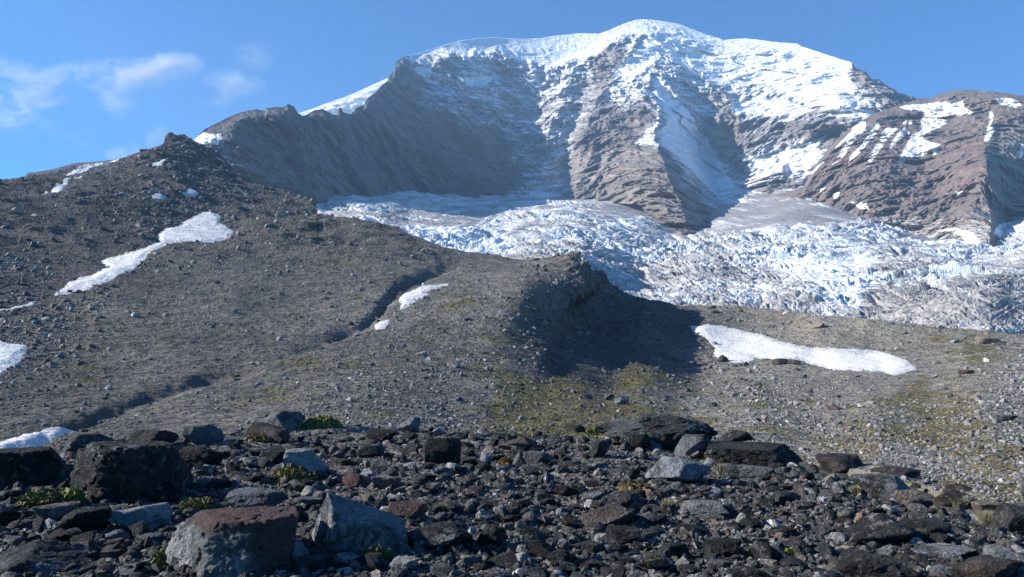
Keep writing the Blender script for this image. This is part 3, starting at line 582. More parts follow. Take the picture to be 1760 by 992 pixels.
def rock_mesh(name, m, *a, **k):
    p, f = rock_verts(*a, **k); me = bpy.data.meshes.new(name); me.from_pydata(p.tolist(), [], f)
    me.polygons.foreach_set('use_smooth', np.full(len(f), len(f) > 400)); me.materials.append(m); me.update()
    try: me.set_sharp_from_angle(angle=R(38))
    except Exception: pass
    return me
def rock_mat(name, base, alt, lichen=(.022, .021, .021), lic=.5, pale=.12, palec=(.30, .31, .32), scale=1.0, rnd=.25, hue=None):
    m, N, L, B = mat(name); g = N.new('ShaderNodeNewGeometry'); pos = g.outputs['Position']; oi = N.new('ShaderNodeObjectInfo')
    off = N.new('ShaderNodeVectorMath'); off.operation = 'ADD'; L.new(pos, off.inputs[0])
    cx = N.new('ShaderNodeCombineXYZ'); L.new(mathn(N, L, 'MULTIPLY', oi.outputs['Random'], 37.0), cx.inputs[0]); L.new(cx.outputs[0], off.inputs[1]); pos = off.outputs[0]
    n1 = noise_node(N, L, pos, 3.0 * scale, 8, .65); n2 = noise_node(N, L, pos, 1.3 * scale, 8, .7); n3 = noise_node(N, L, pos, 26 * scale, 6, .7); n4 = noise_node(N, L, pos, 2.1 * scale + .3, 10, .75)
    c = mixc(N, L, mapr(N, L, n1, .35, .65, 0, 1), base, alt)
    if hue: c = mixc(N, L, mapr(N, L, oi.outputs['Random'], .86, .95, 0, .8), c, hue)
    c = mixc(N, L, mapr(N, L, n2, .52 - lic * .12 + .03, .58 - lic * .12 + .05, 0, .85), c, lichen)
    c = mixc(N, L, mapr(N, L, n4, .61 - pale * .3, .64 - pale * .3, 0, .8), c, palec)
    n5 = noise_node(N, L, pos, 11 * scale, 6, .7); c = mixc(N, L, mapr(N, L, n5, .56, .64, 0, .45 if pale > 0 else 0), c, palec)
    f = mathn(N, L, 'MULTIPLY', mapr(N, L, n3, .3, .7, .45, 1.55), mapr(N, L, oi.outputs['Random'], 0, 1, 1 - rnd, 1 + rnd))
    cc = N.new('ShaderNodeVectorMath'); cc.operation = 'SCALE'; L.new(c, cc.inputs[0]); L.new(f, cc.inputs['Scale'])
    L.new(cc.outputs[0], B.inputs['Base Color']); B.inputs['Roughness'].default_value = .88; B.inputs['Specular IOR Level'].default_value = .2
    v = N.new('ShaderNodeTexVoronoi'); v.inputs['Scale'].default_value = 34 * scale; L.new(pos, v.inputs['Vector'])
    h = mathn(N, L, 'ADD', mathn(N, L, 'MULTIPLY', n3, .030 / scale), mathn(N, L, 'MULTIPLY', n1, .10 / scale))
    h = mathn(N, L, 'ADD', h, mathn(N, L, 'MULTIPLY', v.outputs[0], .012 / scale))
    b = N.new('ShaderNodeBump'); b.inputs['Distance'].default_value = 1.6; b.inputs['Strength'].default_value = 1.0
    L.new(h, b.inputs['Height']); L.new(b.outputs[0], B.inputs['Normal']); return m
RM = dict(
 dark=rock_mat('dark_volcanic_rock', (.026, .026, .027), (.045, .044, .045), lichen=(.011, .011, .011), lic=.9, pale=.1, palec=(.17, .17, .175)),
 grey=rock_mat('grey_rock', (.075, .081, .09), (.115, .12, .128), lichen=(.015, .015, .015), lic=.7, pale=.12, palec=(.16, .165, .17)),
 slate=rock_mat('slate_rock', (.125, .135, .155), (.18, .19, .21), lichen=(.02, .02, .02), lic=.45, pale=.1, palec=(.25, .26, .28)),
 pale=rock_mat('pale_rock', (.14, .145, .155), (.20, .205, .21), lichen=(.02, .02, .02), lic=.4, pale=.2, palec=(.25, .25, .26)),
 red=rock_mat('reddish_rock', (.085, .05, .047), (.12, .07, .063), lichen=(.02, .018, .018), lic=.6, pale=.22, palec=(.16, .155, .155)),
 brown=rock_mat('brown_rock', (.05, .042, .037), (.08, .066, .058), lichen=(.014, .013, .012), lic=.8, pale=.1, palec=(.13, .125, .12)),
 tan=rock_mat('tan_rock', (.16, .13, .105), (.21, .18, .15), lichen=(.03, .028, .025), lic=0.2, pale=.0))
def red_top(name):
    m = rock_mat('tmp', (.09, .092, .096), (.14, .143, .148), lichen=(.015, .015, .015), lic=.9, pale=.35, palec=(.26, .26, .26)); m.name = name; N, L = m.node_tree.nodes, m.node_tree.links; B = N['Principled BSDF']
    src = B.inputs['Base Color'].links[0].from_socket; tc = N.new('ShaderNodeTexCoord'); sp = N.new('ShaderNodeSeparateXYZ'); L.new(tc.outputs['Object'], sp.inputs[0])
    n = noise_node(N, L, tc.outputs['Object'], 2.2, 6, .7)
    a = mathn(N, L, 'MAXIMUM', mapr(N, L, mathn(N, L, 'ADD', sp.outputs[2], mathn(N, L, 'MULTIPLY', n, .5)), .86, 1.02, 0, 1), mapr(N, L, mathn(N, L, 'ADD', sp.outputs[0], mathn(N, L, 'MULTIPLY', n, .9)), .62, .90, 0, 1))
    n2 = mapr(N, L, noise_node(N, L, tc.outputs['Object'], 5, 8, .7), .35, .65, 0, 1)
    L.new(mixc(N, L, a, src, mixc(N, L, n2, (.105, .064, .058), (.06, .04, .038))), B.inputs['Base Color']); return m
RM['redtop'] = red_top('red_topped_rock')
def hit(bv, px, py):
    dx, dy, dz = rays(float(px), float(py)); d = Vector((dx, dy, dz))
    loc, nn, i, dist = bv.ray_cast(Vector((0, 0, CAMZ)), d); return loc
# (x0, x1, y0, y1, kind, label, options)
BO = [
 (137,318,760,872,'dark','huge dark cracked boulder with a sunlit rough left face',dict(rough=.08,planes=[(-1,-.45,.02,.95),(.15,-1,.12,.72),(1,-.3,.15,.95),(.9,.3,.8,1.05),(0,0,1,.78),(-.7,-.2,.9,1.12),(0,1,.2,.9),(0,0,-1,.8),(-.35,-1,.0,.74),(.4,-.6,.7,.92)],seed=11)),
 (-15,102,770,846,'dark','broad dark hump shaped boulder at the picture edge',dict(seed=12)),
 (85,128,812,846,'dark','small pointed dark rock between two larger boulders',dict(seed=13)),
 (118,192,745,780,'dark','pointed black rock behind the huge cracked boulder',dict(seed=14)),
 (222,298,738,772,'dark','rounded pair shaped black rock below the scree slope',dict(seed=15)),
 (316,380,731,766,'grey','angular grey rock with a sunlit top on the skyline of rubble',dict(seed=16)),
 (313,380,766,808,'dark','black block with a bluish grey right face',dict(seed=17)),
 (183,285,868,910,'pale','tilted slab with a pale bluish top and dark front',dict(seed=18,flat=.6)),
 (65,126,867,899,'red','low dull reddish rock lying left of the pale slab',dict(seed=19)),
 (110,182,875,924,'dark','blocky black rock touching the pale slab',dict(seed=20)),
 (-25,128,938,1000,'grey','sloping wedge boulder with a grey sunlit left face',dict(seed=21,planes=[(-.8,-.2,.75,.7),(.7,-.5,.75,.7),(0,-1,.35,.9),(0,0,-1,.6),(0,1,.2,.9),(1,0,0,1.2),(-1,0,0,1.2)])),
 (293,497,885,1010,'redtop','big red topped boulder with a jagged pale grey front',dict(seed=22,planes=[(0,0,1,.62),(-1,-.5,.15,.95),(-.3,-1,.15,.8),(.5,-1,.1,.8),(1,0,-.1,1.0),(0,1,.1,.9),(0,0,-1,.9),(-.7,-.2,.8,.92)])),
 (395,488,840,888,'grey','smooth rounded grey boulder between two big boulders',dict(seed=23,nplanes=20)),
 (455,521,706,748,'grey','tall blue grey boulder standing behind a brown dome',dict(seed=24)),
 (424,494,726,764,'brown','brown dome shaped boulder leaning on a grey one',dict(seed=25,nplanes=18)),
 (452,502,768,800,'grey','blunt blue grey stone near the brown dome boulder',dict(seed=26)),
 (488,568,772,828,'pale','pale mottled boulder with yellow moss at its foot',dict(seed=27)),
 (584,622,711,736,'dark','black block beside the bright green cushion plant',dict(seed=28)),
 (617,655,805,836,'pale','pale angular block in the middle of the rubble',dict(seed=29)),
 (637,670,791,816,'grey','grey block behind the pale angular block',dict(seed=30)),
 (640,700,818,844,'pale','flat whitish slab catching the light',dict(seed=31)),
 (588,620,815,840,'red','small pinkish stone left of the pale angular block',dict(seed=32)),
 (728,792,752,802,'dark','steep rough black boulder in the middle distance',dict(seed=33)),
 (533,696,846,968,'slate','tall blue grey triangular boulder with a sunlit left edge',dict(seed=34,rough=.05,planes=[(-1,-.25,.13,.50),(.50,-.30,.80,.36),(.1,-1,.36,.50),(0,.9,.5,.6),(0,0,-1,.72),(1,0,.1,1.05),(-.6,-.9,.1,.75)])),
 (685,812,902,957,'dark','wide grainy black boulder right of the triangular boulder',dict(seed=35,nplanes=22)),
 (665,734,865,895,'red','half black half pink stone behind the grainy boulder',dict(seed=36)),
 (475,528,928,977,'pale','leaning slab with a pale edge between two big boulders',dict(seed=37)),
 (507,562,955,988,'dark','dark lump at the foot of the triangular boulder',dict(seed=38)),
 (664,720,957,984,'pale','pale ridged stone on gravel at the bottom',dict(seed=39)),
 (505,552,855,877,'grey','flat grey stone behind the triangular boulder',dict(seed=40)),
 (614,660,765,788,'grey','low rounded grey rock in the rubble',dict(seed=41)),
 (682,722,716,746,'grey','angular grey rock at the rim of the rubble',dict(seed=42)),
 (628,680,738,766,'dark','long black rock lying behind the low rounded one',dict(seed=43)),
 (1030,1228,712,778,'grey','largest domed dark outcrop on the rim with a pale left flank',dict(seed=44,nplanes=60,rough=.13)),
 (1066,1118,744,778,'dark','black angular rock leaning on the domed outcrop',dict(seed=45)),
 (1162,1222,746,788,'grey','grey peaked rock against the domed outcrop right flank',dict(seed=46)),
 (1232,1294,738,768,'dark','black lump shaped rock right of the domed outcrop',dict(seed=47)),
 (1217,1372,766,806,'dark','long layered dark slab on the rim',dict(seed=48,planes=[(0,0,1,.7),(-1,0,.1,.95),(0,-1,.1,.7),(1,-.3,.3,.95),(0,1,0,.8),(0,0,-1,.8),(.5,-1,.5,.85)])),
 (1244,1332,798,830,'grey','grey fractured block under the long layered slab',dict(seed=49)),
 (1112,1220,786,836,'slate','smooth half dome boulder with a sunlit pale left side',dict(seed=50,nplanes=20,rough=.04)),
 (1014,1052,757,790,'dark','narrow upright black rock beside pale grass',dict(seed=51)),
 (879,907,776,804,'pale','small pale blue triangular stone',dict(seed=52,planes=[(-.8,-.2,.6,.5),(.8,-.2,.6,.5),(0,-1,.3,.6),(0,1,.2,.8),(0,0,-1,.6)])),
 (900,952,777,804,'grey','sloping grey stone right of the pale triangular stone',dict(seed=53)),
 (860,926,751,779,'brown','rough brown black rock above the pale triangular stone',dict(seed=54,rough=.1)),
 (1034,1119,848,887,'dark','flat topped black slab in the right middle rubble',dict(seed=55)),
 (998,1096,869,910,'brown','tilted slab with a light ridge line in front of the black slab',dict(seed=56)),
 (1164,1252,861,895,'pale','pale topped block with a black underside',dict(seed=57)),
 (1043,1100,907,939,'dark','low black rock on the gravel below the tilted slab',dict(seed=58)),
 (1204,1272,924,962,'dark','rounded sooty black rock with moss specks',dict(seed=59,rough=.1)),
 (1118,1182,934,970,'dark','rounded sooty black rock left of its lookalike',dict(seed=60,rough=.1)),
 (939,992,944,974,'dark','squat black rock near the bottom centre',dict(seed=61)),
 (998,1046,931,960,'dark','small round black rock near the bottom centre',dict(seed=62)),
 (816,870,904,947,'dark','sooty round black boulder beside the wide grainy boulder',dict(seed=63,rough=.1)),
 (906,962,929,964,'dark','wide squat black stone left of the small round one',dict(seed=64)),
 (970,1010,729,750,'dark','jet black stone on the rim before the green flat',dict(seed=65)),
 (1096,1158,962,990,'dark','smooth flat black stone at the bottom of the rubble',dict(seed=66)),
 (1408,1476,781,817,'brown','rough brown rock on the right rim',dict(seed=67,rough=.09)),
 (1474,1562,817,864,'grey','grey dome rock with a dark craggy base',dict(seed=68,nplanes=20)),
 (1503,1574,801,830,'dark','flat dark slab with a pale right end beside a green tuft',dict(seed=69)),
 (1460,1564,885,943,'dark','large black boulder with a pale lichen spot',dict(seed=70,nplanes=18)),
 (1559,1627,895,924,'dark','low black rock right of the lichen spotted boulder',dict(seed=71)),
 (1634,1682,831,860,'brown','dark rock topped with rusty moss',dict(seed=72)),
 (1544,1582,842,874,'tan','pale and black slanted stone',dict(seed=73)),
 (1604,1650,841,877,'brown','lumpy brown rock beside the rusty mossed one',dict(seed=74)),
 (1678,1724,861,888,'tan','pale cream rock near dry grass',dict(seed=75)),
 (1716,1800,868,930,'dark','big dark boulder cut by the right picture edge',dict(seed=76)),
 (1580,1668,939,967,'pale','long flat pale grey stone on the gravel',dict(seed=77)),
 (1294,1342,933,970,'dark','cube shaped black block on the gravel',dict(seed=78)),
 (1452,1562,952,1005,'dark','rough mottled rock cut by the lower picture edge',dict(seed=79,rough=.1)),
 (1642,1742,958,1015,'brown','broad dark rock cut by the lower picture edge',dict(seed=80)),
 (1708,1790,944,1000,'pale','pale speckled rock in the lower right corner',dict(seed=81)),
 (1258,1328,974,1010,'dark','black slab poking up from the lower picture edge',dict(seed=82)),
 (1330,1374,845,872,'dark','jagged black rock below the long layered slab',dict(seed=83)),
 (150,215,800,1,'dark','',None),
]
BIG = []
def set_rock(bv, x0, x1, y0, y1, me, name, depth=.85, spin=0.0, push=.42, sink=.12):
    cx = (x0 + x1) / 2; p = hit(bv, cx, y1 - (y1 - y0) * .06)
    if p is None: return None
    r = math.hypot(p.x, p.y); wd = (x1 - x0) * r / F * 1.03; dd = wd * depth
    hd = Vector((p.x, p.y, 0)).normalized(); c = p + hd * dd * push
    r2 = math.hypot(c.x, c.y); k = r2 / r
    z_top = CAMZ + rays(cx, y0)[2] * (r + dd * push * .9); z_bot = p.z
    H = max(z_top - z_bot, wd * .18) * (1 + sink)
    o = bpy.data.objects.new(name, me); C.objects.link(o)
    o.scale = (wd * k / 2, dd / 2, H / 2); o.location = (c.x, c.y, z_top - H / 2)
    o.rotation_euler = (0, 0, -math.atan2(c.x, c.y) + spin)
    return o
for x0, x1, y0, y1, kd, lab, op in BO:
    if op is None: continue
    op = dict(op); fl = op.pop('flat', 1); big = (x1 - x0) > 80
    me = rock_mesh('boulder', RM[kd], sub=6 if (x1 - x0) > 120 else 5 if big else 4, **op)
    o = set_rock(BV, x0, x1, y0, y1, me, 'boulder', depth=.8)
    if o is None: continue
    tag(o, lab, 'boulder'); BIG.append((x0, x1, y0, y1))
# templates for the smaller stones
TM = {}
for kd, n in (('dark', 4), ('grey', 3), ('pale', 2), ('brown', 2), ('red', 1), ('tan', 1)):
    TM[kd] = [rock_mesh('stone_' + kd, RM[kd], 100 + i * 7 + len(kd), sub=3, nplanes=11, rough=.09) for i in range(n)]
LABN = {'dark': 'sooty black', 'grey': 'mid grey', 'pale': 'pale grey', 'brown': 'brownish', 'red': 'dull reddish', 'tan': 'light tan'}
ANC = [(228,820,'huge cracked boulder'),(45,810,'hump shaped edge boulder'),(155,763,'pointed black rock'),(260,755,'rounded rim rock'),(348,749,'angular sunlit rim rock'),(345,787,'black block'),(234,889,'pale topped slab'),(95,883,'dull reddish rock'),
 (50,970,'wedge boulder at lower left'),(395,940,'red topped boulder'),(440,864,'smooth rounded grey boulder'),(488,727,'tall blue grey rim boulder'),(459,745,'brown dome'),(477,784,'blunt blue grey stone'),(528,800,'mottled mossy boulder'),(603,723,'rim block by the green plant'),
 (636,820,'pale angular block'),(670,831,'flat whitish slab'),(760,777,'steep rough black boulder'),(614,907,'triangular boulder'),(748,930,'wide grainy boulder'),(700,880,'half pink stone'),(500,952,'leaning pale edged slab'),(692,970,'pale ridged stone'),(654,752,'long black rim rock'),
 (1127,745,'domed outcrop'),(1263,753,'black lump on the rim'),(1295,787,'long layered slab'),(1288,814,'fractured grey block'),(1166,811,'half dome boulder'),(1033,772,'narrow upright black rock'),(893,790,'pale triangular stone'),(926,791,'sloping grey stone'),(893,765,'rough brown black rock'),
 (1076,867,'flat topped black slab'),(1047,890,'tilted ridge slab'),(1208,878,'pale topped block'),(1071,923,'low black gravel rock'),(1238,943,'sooty rounded rock'),(965,959,'squat black rock'),(843,925,'sooty round boulder'),(990,740,'jet black rim stone'),(1127,976,'smooth flat black stone'),
 (1442,799,'rough brown rim rock'),(1518,841,'grey dome rock'),(1538,815,'flat slab by the green tuft'),(1512,914,'lichen spotted boulder'),(1658,846,'rusty mossed rock'),(1563,858,'slanted pale and black stone'),(1701,875,'pale cream rock'),(1750,900,'big right edge boulder'),(1624,953,'long flat pale stone'),
 (1318,951,'cube shaped block'),(1507,978,'mottled lower edge rock'),(1692,985,'broad lower edge rock'),(1735,970,'speckled corner rock'),(1290,990,'black lower edge slab'),(1352,859,'jagged black rock'),(1400,850,'brown rock grassy gap'),(780,850,'gravel flat behind the grainy boulder')]
ANC = [a for a in ANC if 'gap' not in a[2]]
cnt = 0; tries = 0
med = []
while cnt < 224 and tries < 6000:
    tries += 1
    x = random.uniform(-10, 1770); e = float(curve(EDGE)(x)); y = e + 2 + (1000 - e) * random.random() ** 1.15
    s = (13 + 26 * (y - e) / 260) * random.choice((random.uniform(.8, 1.3), random.uniform(1.0, 1.7)))
    if any(a - s * .3 < x < b + s * .3 and c < y < d + s * .25 for a, b, c, d in BIG): continue
    if any(abs(x - a) < (s + b) * .42 and abs(y - c) < (s + b) * .25 for a, c, b in med): continue
    kd = random.choices(list(TM), (58, 17, 5, 14, 4, 2))[0]
    h = s * random.uniform(.38, .72)
    o = set_rock(BV, x - s / 2, x + s / 2, y - h, y, random.choice(TM[kd]), 'rock', depth=random.uniform(.7, 1.1), spin=random.choice((0, math.pi, .5, -.6, 2.6)))
    if o is None: continue
    med.append((x, y, s)); cnt += 1
    o.rotation_euler.x = random.uniform(-.25, .25); o.rotation_euler.y = random.uniform(-.25, .25)
    an = min(ANC, key=lambda q: math.hypot(q[0] - x, (q[1] - y + h / 2) * 2)); ddx, ddy = x - an[0], y - h / 2 - an[1]
    rel = ('left of' if ddx < 0 else 'right of') if abs(ddx) > abs(ddy) * 1.6 else ('behind' if ddy < 0 else 'in front of')
    size = 'large' if s > 46 else 'medium' if s > 27 else 'small'
    tag(o, f'{size} {LABN[kd]} stone {rel} the {an[2]}', 'stone', 'loose stones in the foreground rubble')
dupl = {}
for o in C.objects:
    if o.get('category') == 'stone': dupl.setdefault(o['label'], []).append(o)
for lab, os_ in dupl.items():
    if len(os_) < 2: continue
    os_.sort(key=lambda o: o.location.x / o.location.y); n_ = len(os_)
    wd = {2: ['leftmost', 'rightmost'], 3: ['leftmost', 'middle', 'rightmost']}.get(n_, ['leftmost', 'second from left'] + ['central'] * (n_ - 4) + ['second from right', 'rightmost'])
    for o, q_ in zip(os_, wd): o['label'] = q_ + ' ' + lab
# ------------------------------------------------------------------ stones nobody could count
def scatter(name, pts, rot, scl, idx, temps, label, cat):
    me = bpy.data.meshes.new(name); me.vertices.add(len(pts)); me.vertices.foreach_set('co', np.asarray(pts, np.float32).ravel())
    for nm, ty, dt in (('rot', 'FLOAT_VECTOR', rot), ('scl', 'FLOAT_VECTOR', scl)):
        a = me.attributes.new(nm, ty, 'POINT'); a.data.foreach_set('vector', np.asarray(dt, np.float32).ravel())
    a = me.attributes.new('idx', 'INT', 'POINT'); a.data.foreach_set('value', np.asarray(idx, np.int32))
    o = bpy.data.objects.new(name, me); C.objects.link(o)
    ng = bpy.data.node_groups.new(name, 'GeometryNodeTree')
    ng.interface.new_socket('Geometry', in_out='INPUT', socket_type='NodeSocketGeometry'); ng.interface.new_socket('Geometry', in_out='OUTPUT', socket_type='NodeSocketGeometry')
    N, L = ng.nodes, ng.links; gi = N.new('NodeGroupInput'); go = N.new('NodeGroupOutput'); iop = N.new('GeometryNodeInstanceOnPoints')
    jn = N.new('GeometryNodeJoinGeometry')
    for tme in reversed(temps):
        tob = bpy.data.objects.new('stone_shape', tme); oi = N.new('GeometryNodeObjectInfo'); oi.inputs['Object'].default_value = tob; oi.inputs['As Instance'].default_value = True
        L.new(oi.outputs['Geometry'], jn.inputs[0])
    def att(nm, dt):
        n = N.new('GeometryNodeInputNamedAttribute'); n.data_type = dt; n.inputs['Name'].default_value = nm
        return [s for s in n.outputs if s.enabled][0]
    L.new(gi.outputs[0], iop.inputs['Points']); L.new(jn.outputs[0], iop.inputs['Instance']); iop.inputs['Pick Instance'].default_value = True
    L.new(att('idx', 'INT'), iop.inputs['Instance Index']); L.new(att('scl', 'FLOAT_VECTOR'), iop.inputs['Scale'])
    e2r = N.new('FunctionNodeEulerToRotation'); L.new(att('rot', 'FLOAT_VECTOR'), e2r.inputs[0]); L.new(e2r.outputs[0], iop.inputs['Rotation'])
    L.new(iop.outputs[0], go.inputs[0]); md = o.modifiers.new('scatter', 'NODES'); md.node_group = ng
    tag(o, label, cat, kind='stuff'); return o
RS = dict(dark=rock_mat('dark_pebble', (.04, .039, .038), (.08, .077, .074), lic=.3, pale=.1, rnd=.5), grey=rock_mat('grey_pebble', (.14, .14, .142), (.25, .245, .24), lic=0, pale=.1, rnd=.5),
 pale=rock_mat('pale_pebble', (.38, .375, .36), (.50, .49, .47), lic=-1, pale=.1, rnd=.4), brown=rock_mat('brown_pebble', (.13, .112, .098), (.21, .185, .16), lic=0, pale=0, rnd=.5), red=rock_mat('red_pebble', (.20, .12, .10), (.27, .17, .14), lic=0, pale=0), tan=rock_mat('tan_pebble', (.24, .205, .17), (.33, .28, .23), lic=-1, pale=0))
lo = [rock_mesh('stone_' + k, RS[k], 300 + i, sub=2, nplanes=10, rough=.05) for i, k in enumerate(('dark', 'dark', 'dark', 'grey', 'grey', 'pale', 'brown', 'brown', 'red', 'tan'))]
# foreground rubble: power law of sizes
n = 70000
yy = RNG.uniform(0, 1, n) ** .9; xx = RNG.uniform(-60, 1820, n); ee = curve(EDGE)(xx); ypx = ee - 4 + (1040 - ee) * yy
rr0 = 1.7 * F / (ypx - 600); dx, dy, _ = rays(xx, np.full(n, 600.))
X, Y = dx * rr0, dy * rr0; Zs, ks = fore_h(X, Y)
spx = 2.2 * (RNG.pareto(1.85, n) + 1) * lerp(.8, 1.5, (ypx - 740) / 260); spx = np.clip(spx, 2, 26)
s = spx * rr0 / F * .5
scl = np.stack([s * RNG.uniform(.8, 1.4, n), s * RNG.uniform(.7, 1.2, n), s * RNG.uniform(.4, .9, n)], -1)
rot = np.stack([RNG.normal(0, .35, n), RNG.normal(0, .35, n), RNG.uniform(0, 6.28, n)], -1)
idx = RNG.choice(10, n, p=[.16, .14, .13, .17, .14, .05, .09, .08, .02, .02])
bigm = (spx > 11) & (RNG.uniform(0, 1, n) < .7); idx = np.where(bigm, RNG.integers(0, 3, n), idx)
scatter('rubble', np.stack([X, Y, Zs + s * .15], -1), rot, scl, idx, lo, 'small broken dark and grey stones covering the foreground', 'rubble')
# the slope between the rim and the mid-ground
def scree_mat(name, a, b):
    m, N, L, B = mat(name); oi = N.new('ShaderNodeObjectInfo'); c = mixc(N, L, oi.outputs['Random'], a, b); L.new(c, B.inputs['Base Color']); B.inputs['Roughness'].default_value = .85; return m
SCm = [scree_mat('scree_stone_' + k, a, b) for k, a, b in (('dark', (.035, .035, .037), (.09, .087, .085)), ('grey', (.12, .12, .12), (.22, .21, .20)), ('pale', (.22, .215, .21), (.38, .365, .345)), ('red', (.16, .11, .09), (.24, .17, .14)))]
lo2 = [rock_mesh('scree_stone', m, 400 + i, sub=2, nplanes=9, rough=.04) for i, m in enumerate(SCm + SCm[:2])]
PXn, PYn_, Pn_, rn_, mossn = NEAR
n = 95000
u = RNG.uniform(0, 1, n * 2); ci = RNG.integers(0, Pn_.shape[1], n * 2)
skc = curve(SKYN)(PXn[0, ci]); edc = curve(EDGE)(PXn[0, ci]); acc = RNG.uniform(0, 1, n * 2) < (edc - skc) / 500
clump = fbm(PXn[0, ci] / 70, (edc + (skc - edc) * u) / 30, 0 * u, 4, .6)
acc &= RNG.uniform(-.5, .6, n * 2) < clump + .18
ci = ci[acc][:n]; u = u[acc][:n]; n = len(ci); ri = (u * (Pn_.shape[0] - 1)).astype(int)
pp = Pn_[ri, ci]; rr = rn_[ri, ci]; pxs, pys = PXn[ri, ci], PYn_[ri, ci]
gain = field(pxs, pys, [(990,450,1.6),(960,560,1.4),(1000,600,1.5),(1050,620,1.5),(1200,590,1.),(1380,560,.7),(1350,545,1.),(1600,580,.9),(1300,700,1.5),(1500,700,1.5),(1700,760,1.6),(1200,660,1.5),(1400,750,1.5),(1050,700,1.3),(900,640,1.3),(1400,590,.3),(1500,610,.3),(1600,620,.4),(300,300,1.5),(350,330,1.5),(380,410,1.3),(100,400,.9),(400,500,.55),(500,600,.6),(300,600,.6),(700,560,.8),(800,450,.5),(850,520,.75),(0,570,1.5),(60,560,1.4),(100,680,.8),(700,720,1.5),(600,720,1.2)], 50)
spx = np.clip(1.05 * (RNG.pareto(2.5, n) + 1) * gain, .7, 8.5)
ok = (spx > .8); 
for _, poly, _t in PATCH: ok &= (polysd(pxs, pys, poly, 10) < 1.5) | (RNG.uniform(0, 1, n) < .012)
s = (spx * rr / F * .6)[ok]; pp = pp[ok]; n = len(s)
scl = np.stack([s * RNG.uniform(.8, 1.4, n), s * RNG.uniform(.7, 1.2, n), s * RNG.uniform(.45, .95, n)], -1)
rot = np.stack([RNG.normal(0, .35, n), RNG.normal(0, .35, n), RNG.uniform(0, 6.28, n)], -1)
dk = field(pxs[ok], pys[ok], [(200,350,1),(0,500,.8),(400,500,.5),(600,650,.4),(900,500,.2),(1300,700,0),(1600,600,0),(1050,560,1.6),(1000,600,1.5),(1100,550,1.2)], 110)  # more dark stones right of the hump, deepening its shadow by colour
idx = np.where(RNG.uniform(0, 1, n) < .55 * dk + .2, RNG.choice([0, 4], n), RNG.choice([1, 2, 3, 5], n, p=[.5, .17, .04, .29]))
pp[:, 2] += s * .2
scatter('scree', pp, rot, scl, idx, lo2, 'loose grey stones strewn over the hillside and basin', 'scree')
def turf_mesh(seed):
    rg = np.random.default_rng(seed); V = []; Fc = []
    for i in range(46):
        a, q = rg.uniform(0, 6.28), math.sqrt(rg.uniform(0, 1)); x, y = q * math.cos(a), q * math.sin(a); z = .45 * math.sqrt(1 - q * q * .95) * rg.uniform(.5, 1.1); d = rg.normal(size=(3, 3)) * .13; k = len(V)
        V += [(x + d[0][0], y + d[0][1], z + abs(d[0][2])), (x + d[1][0], y + d[1][1], z * .6), (x + d[2][0], y + d[2][1], z * .2)]; Fc.append((k, k + 1, k + 2))
    me = bpy.data.meshes.new('turf_clump'); me.from_pydata(V, [], Fc); me.materials.append(TURF); me.update(); return me
TURF, N_, L_, B_ = mat('turf_green'); oi_ = N_.new('ShaderNodeObjectInfo'); L_.new(mixc(N_, L_, oi_.outputs['Random'], (.07, .068, .02), (.165, .135, .038)), B_.inputs['Base Color']); B_.inputs['Roughness'].default_value = .9
mi = np.nonzero((mossn.ravel() > .35) & (RNG.uniform(0, 1, mossn.size) < .5)); mi = RNG.choice(mi[0], min(9000, len(mi[0])), replace=False)
rr2 = rn_.ravel()[mi]; sz = rr2 / F * RNG.uniform(1.2, 3.4, len(mi)); pt = Pn_.reshape(-1, 3)[mi]
scatter('turf', pt, np.stack([0 * sz, 0 * sz, RNG.uniform(0, 6, len(mi))], -1), np.stack([sz * 1.5, sz * 1.2, sz * .7], -1), RNG.integers(0, 3, len(mi)), [turf_mesh(i) for i in range(3)], 'low yellow green alpine turf on the basin floor', 'turf')
# named mid-ground boulders
HB = bvh_of(bpy.data.objects['hillside'])
for x0, x1, y0, y1, kd, lab in [(1055,1081,681,698,'grey','grey boulder with a shaded side on the green flat'),(1040,1056,677,689,'grey','small grey rock just left of the flat boulder'),
  (1234,1253,610,624,'dark','dark rock at the lower edge of the large snowfield'),(1328,1354,616,628,'brown','brown rock at the foot of the large snowfield'),(1364,1376,619,628,'dark','small dark rock right of the brown one by the snow'),
  (1398,1416,553,566,'tan','light tan block on the moraine slope'),(1682,1716,576,593,'tan','light tan boulder with green plants near the moraine crest'),(1216,1232,691,700,'grey','lone grey rock on the basin floor'),
  (1000,1018,677,686,'grey','grey rock in front of the cliff shadow'),(714,734,604,614,'pale','pale rock on the central hump'),(768,792,623,632,'pale','pale rock pair beneath the first on the hump'),(1420,1445,697,706,'red','pinkish stone on the green basin floor'),
  (1716,1744,713,727,'grey','angular grey rock on green turf at right'),(396,408,530,538,'pale','pale rock by itself on the left slope'),(1650,1672,636,644,'red','flat pink stone in the gravel'),(795,808,545,552,'grey','grey block above the hump moss')]:
    me = rock_mesh('boulder', RM[kd], len(lab) * 3 + x0, sub=4, nplanes=12)
    o = set_rock(HB, x0, x1, y0, y1, me, 'boulder')
    if o: tag(o, lab, 'boulder')
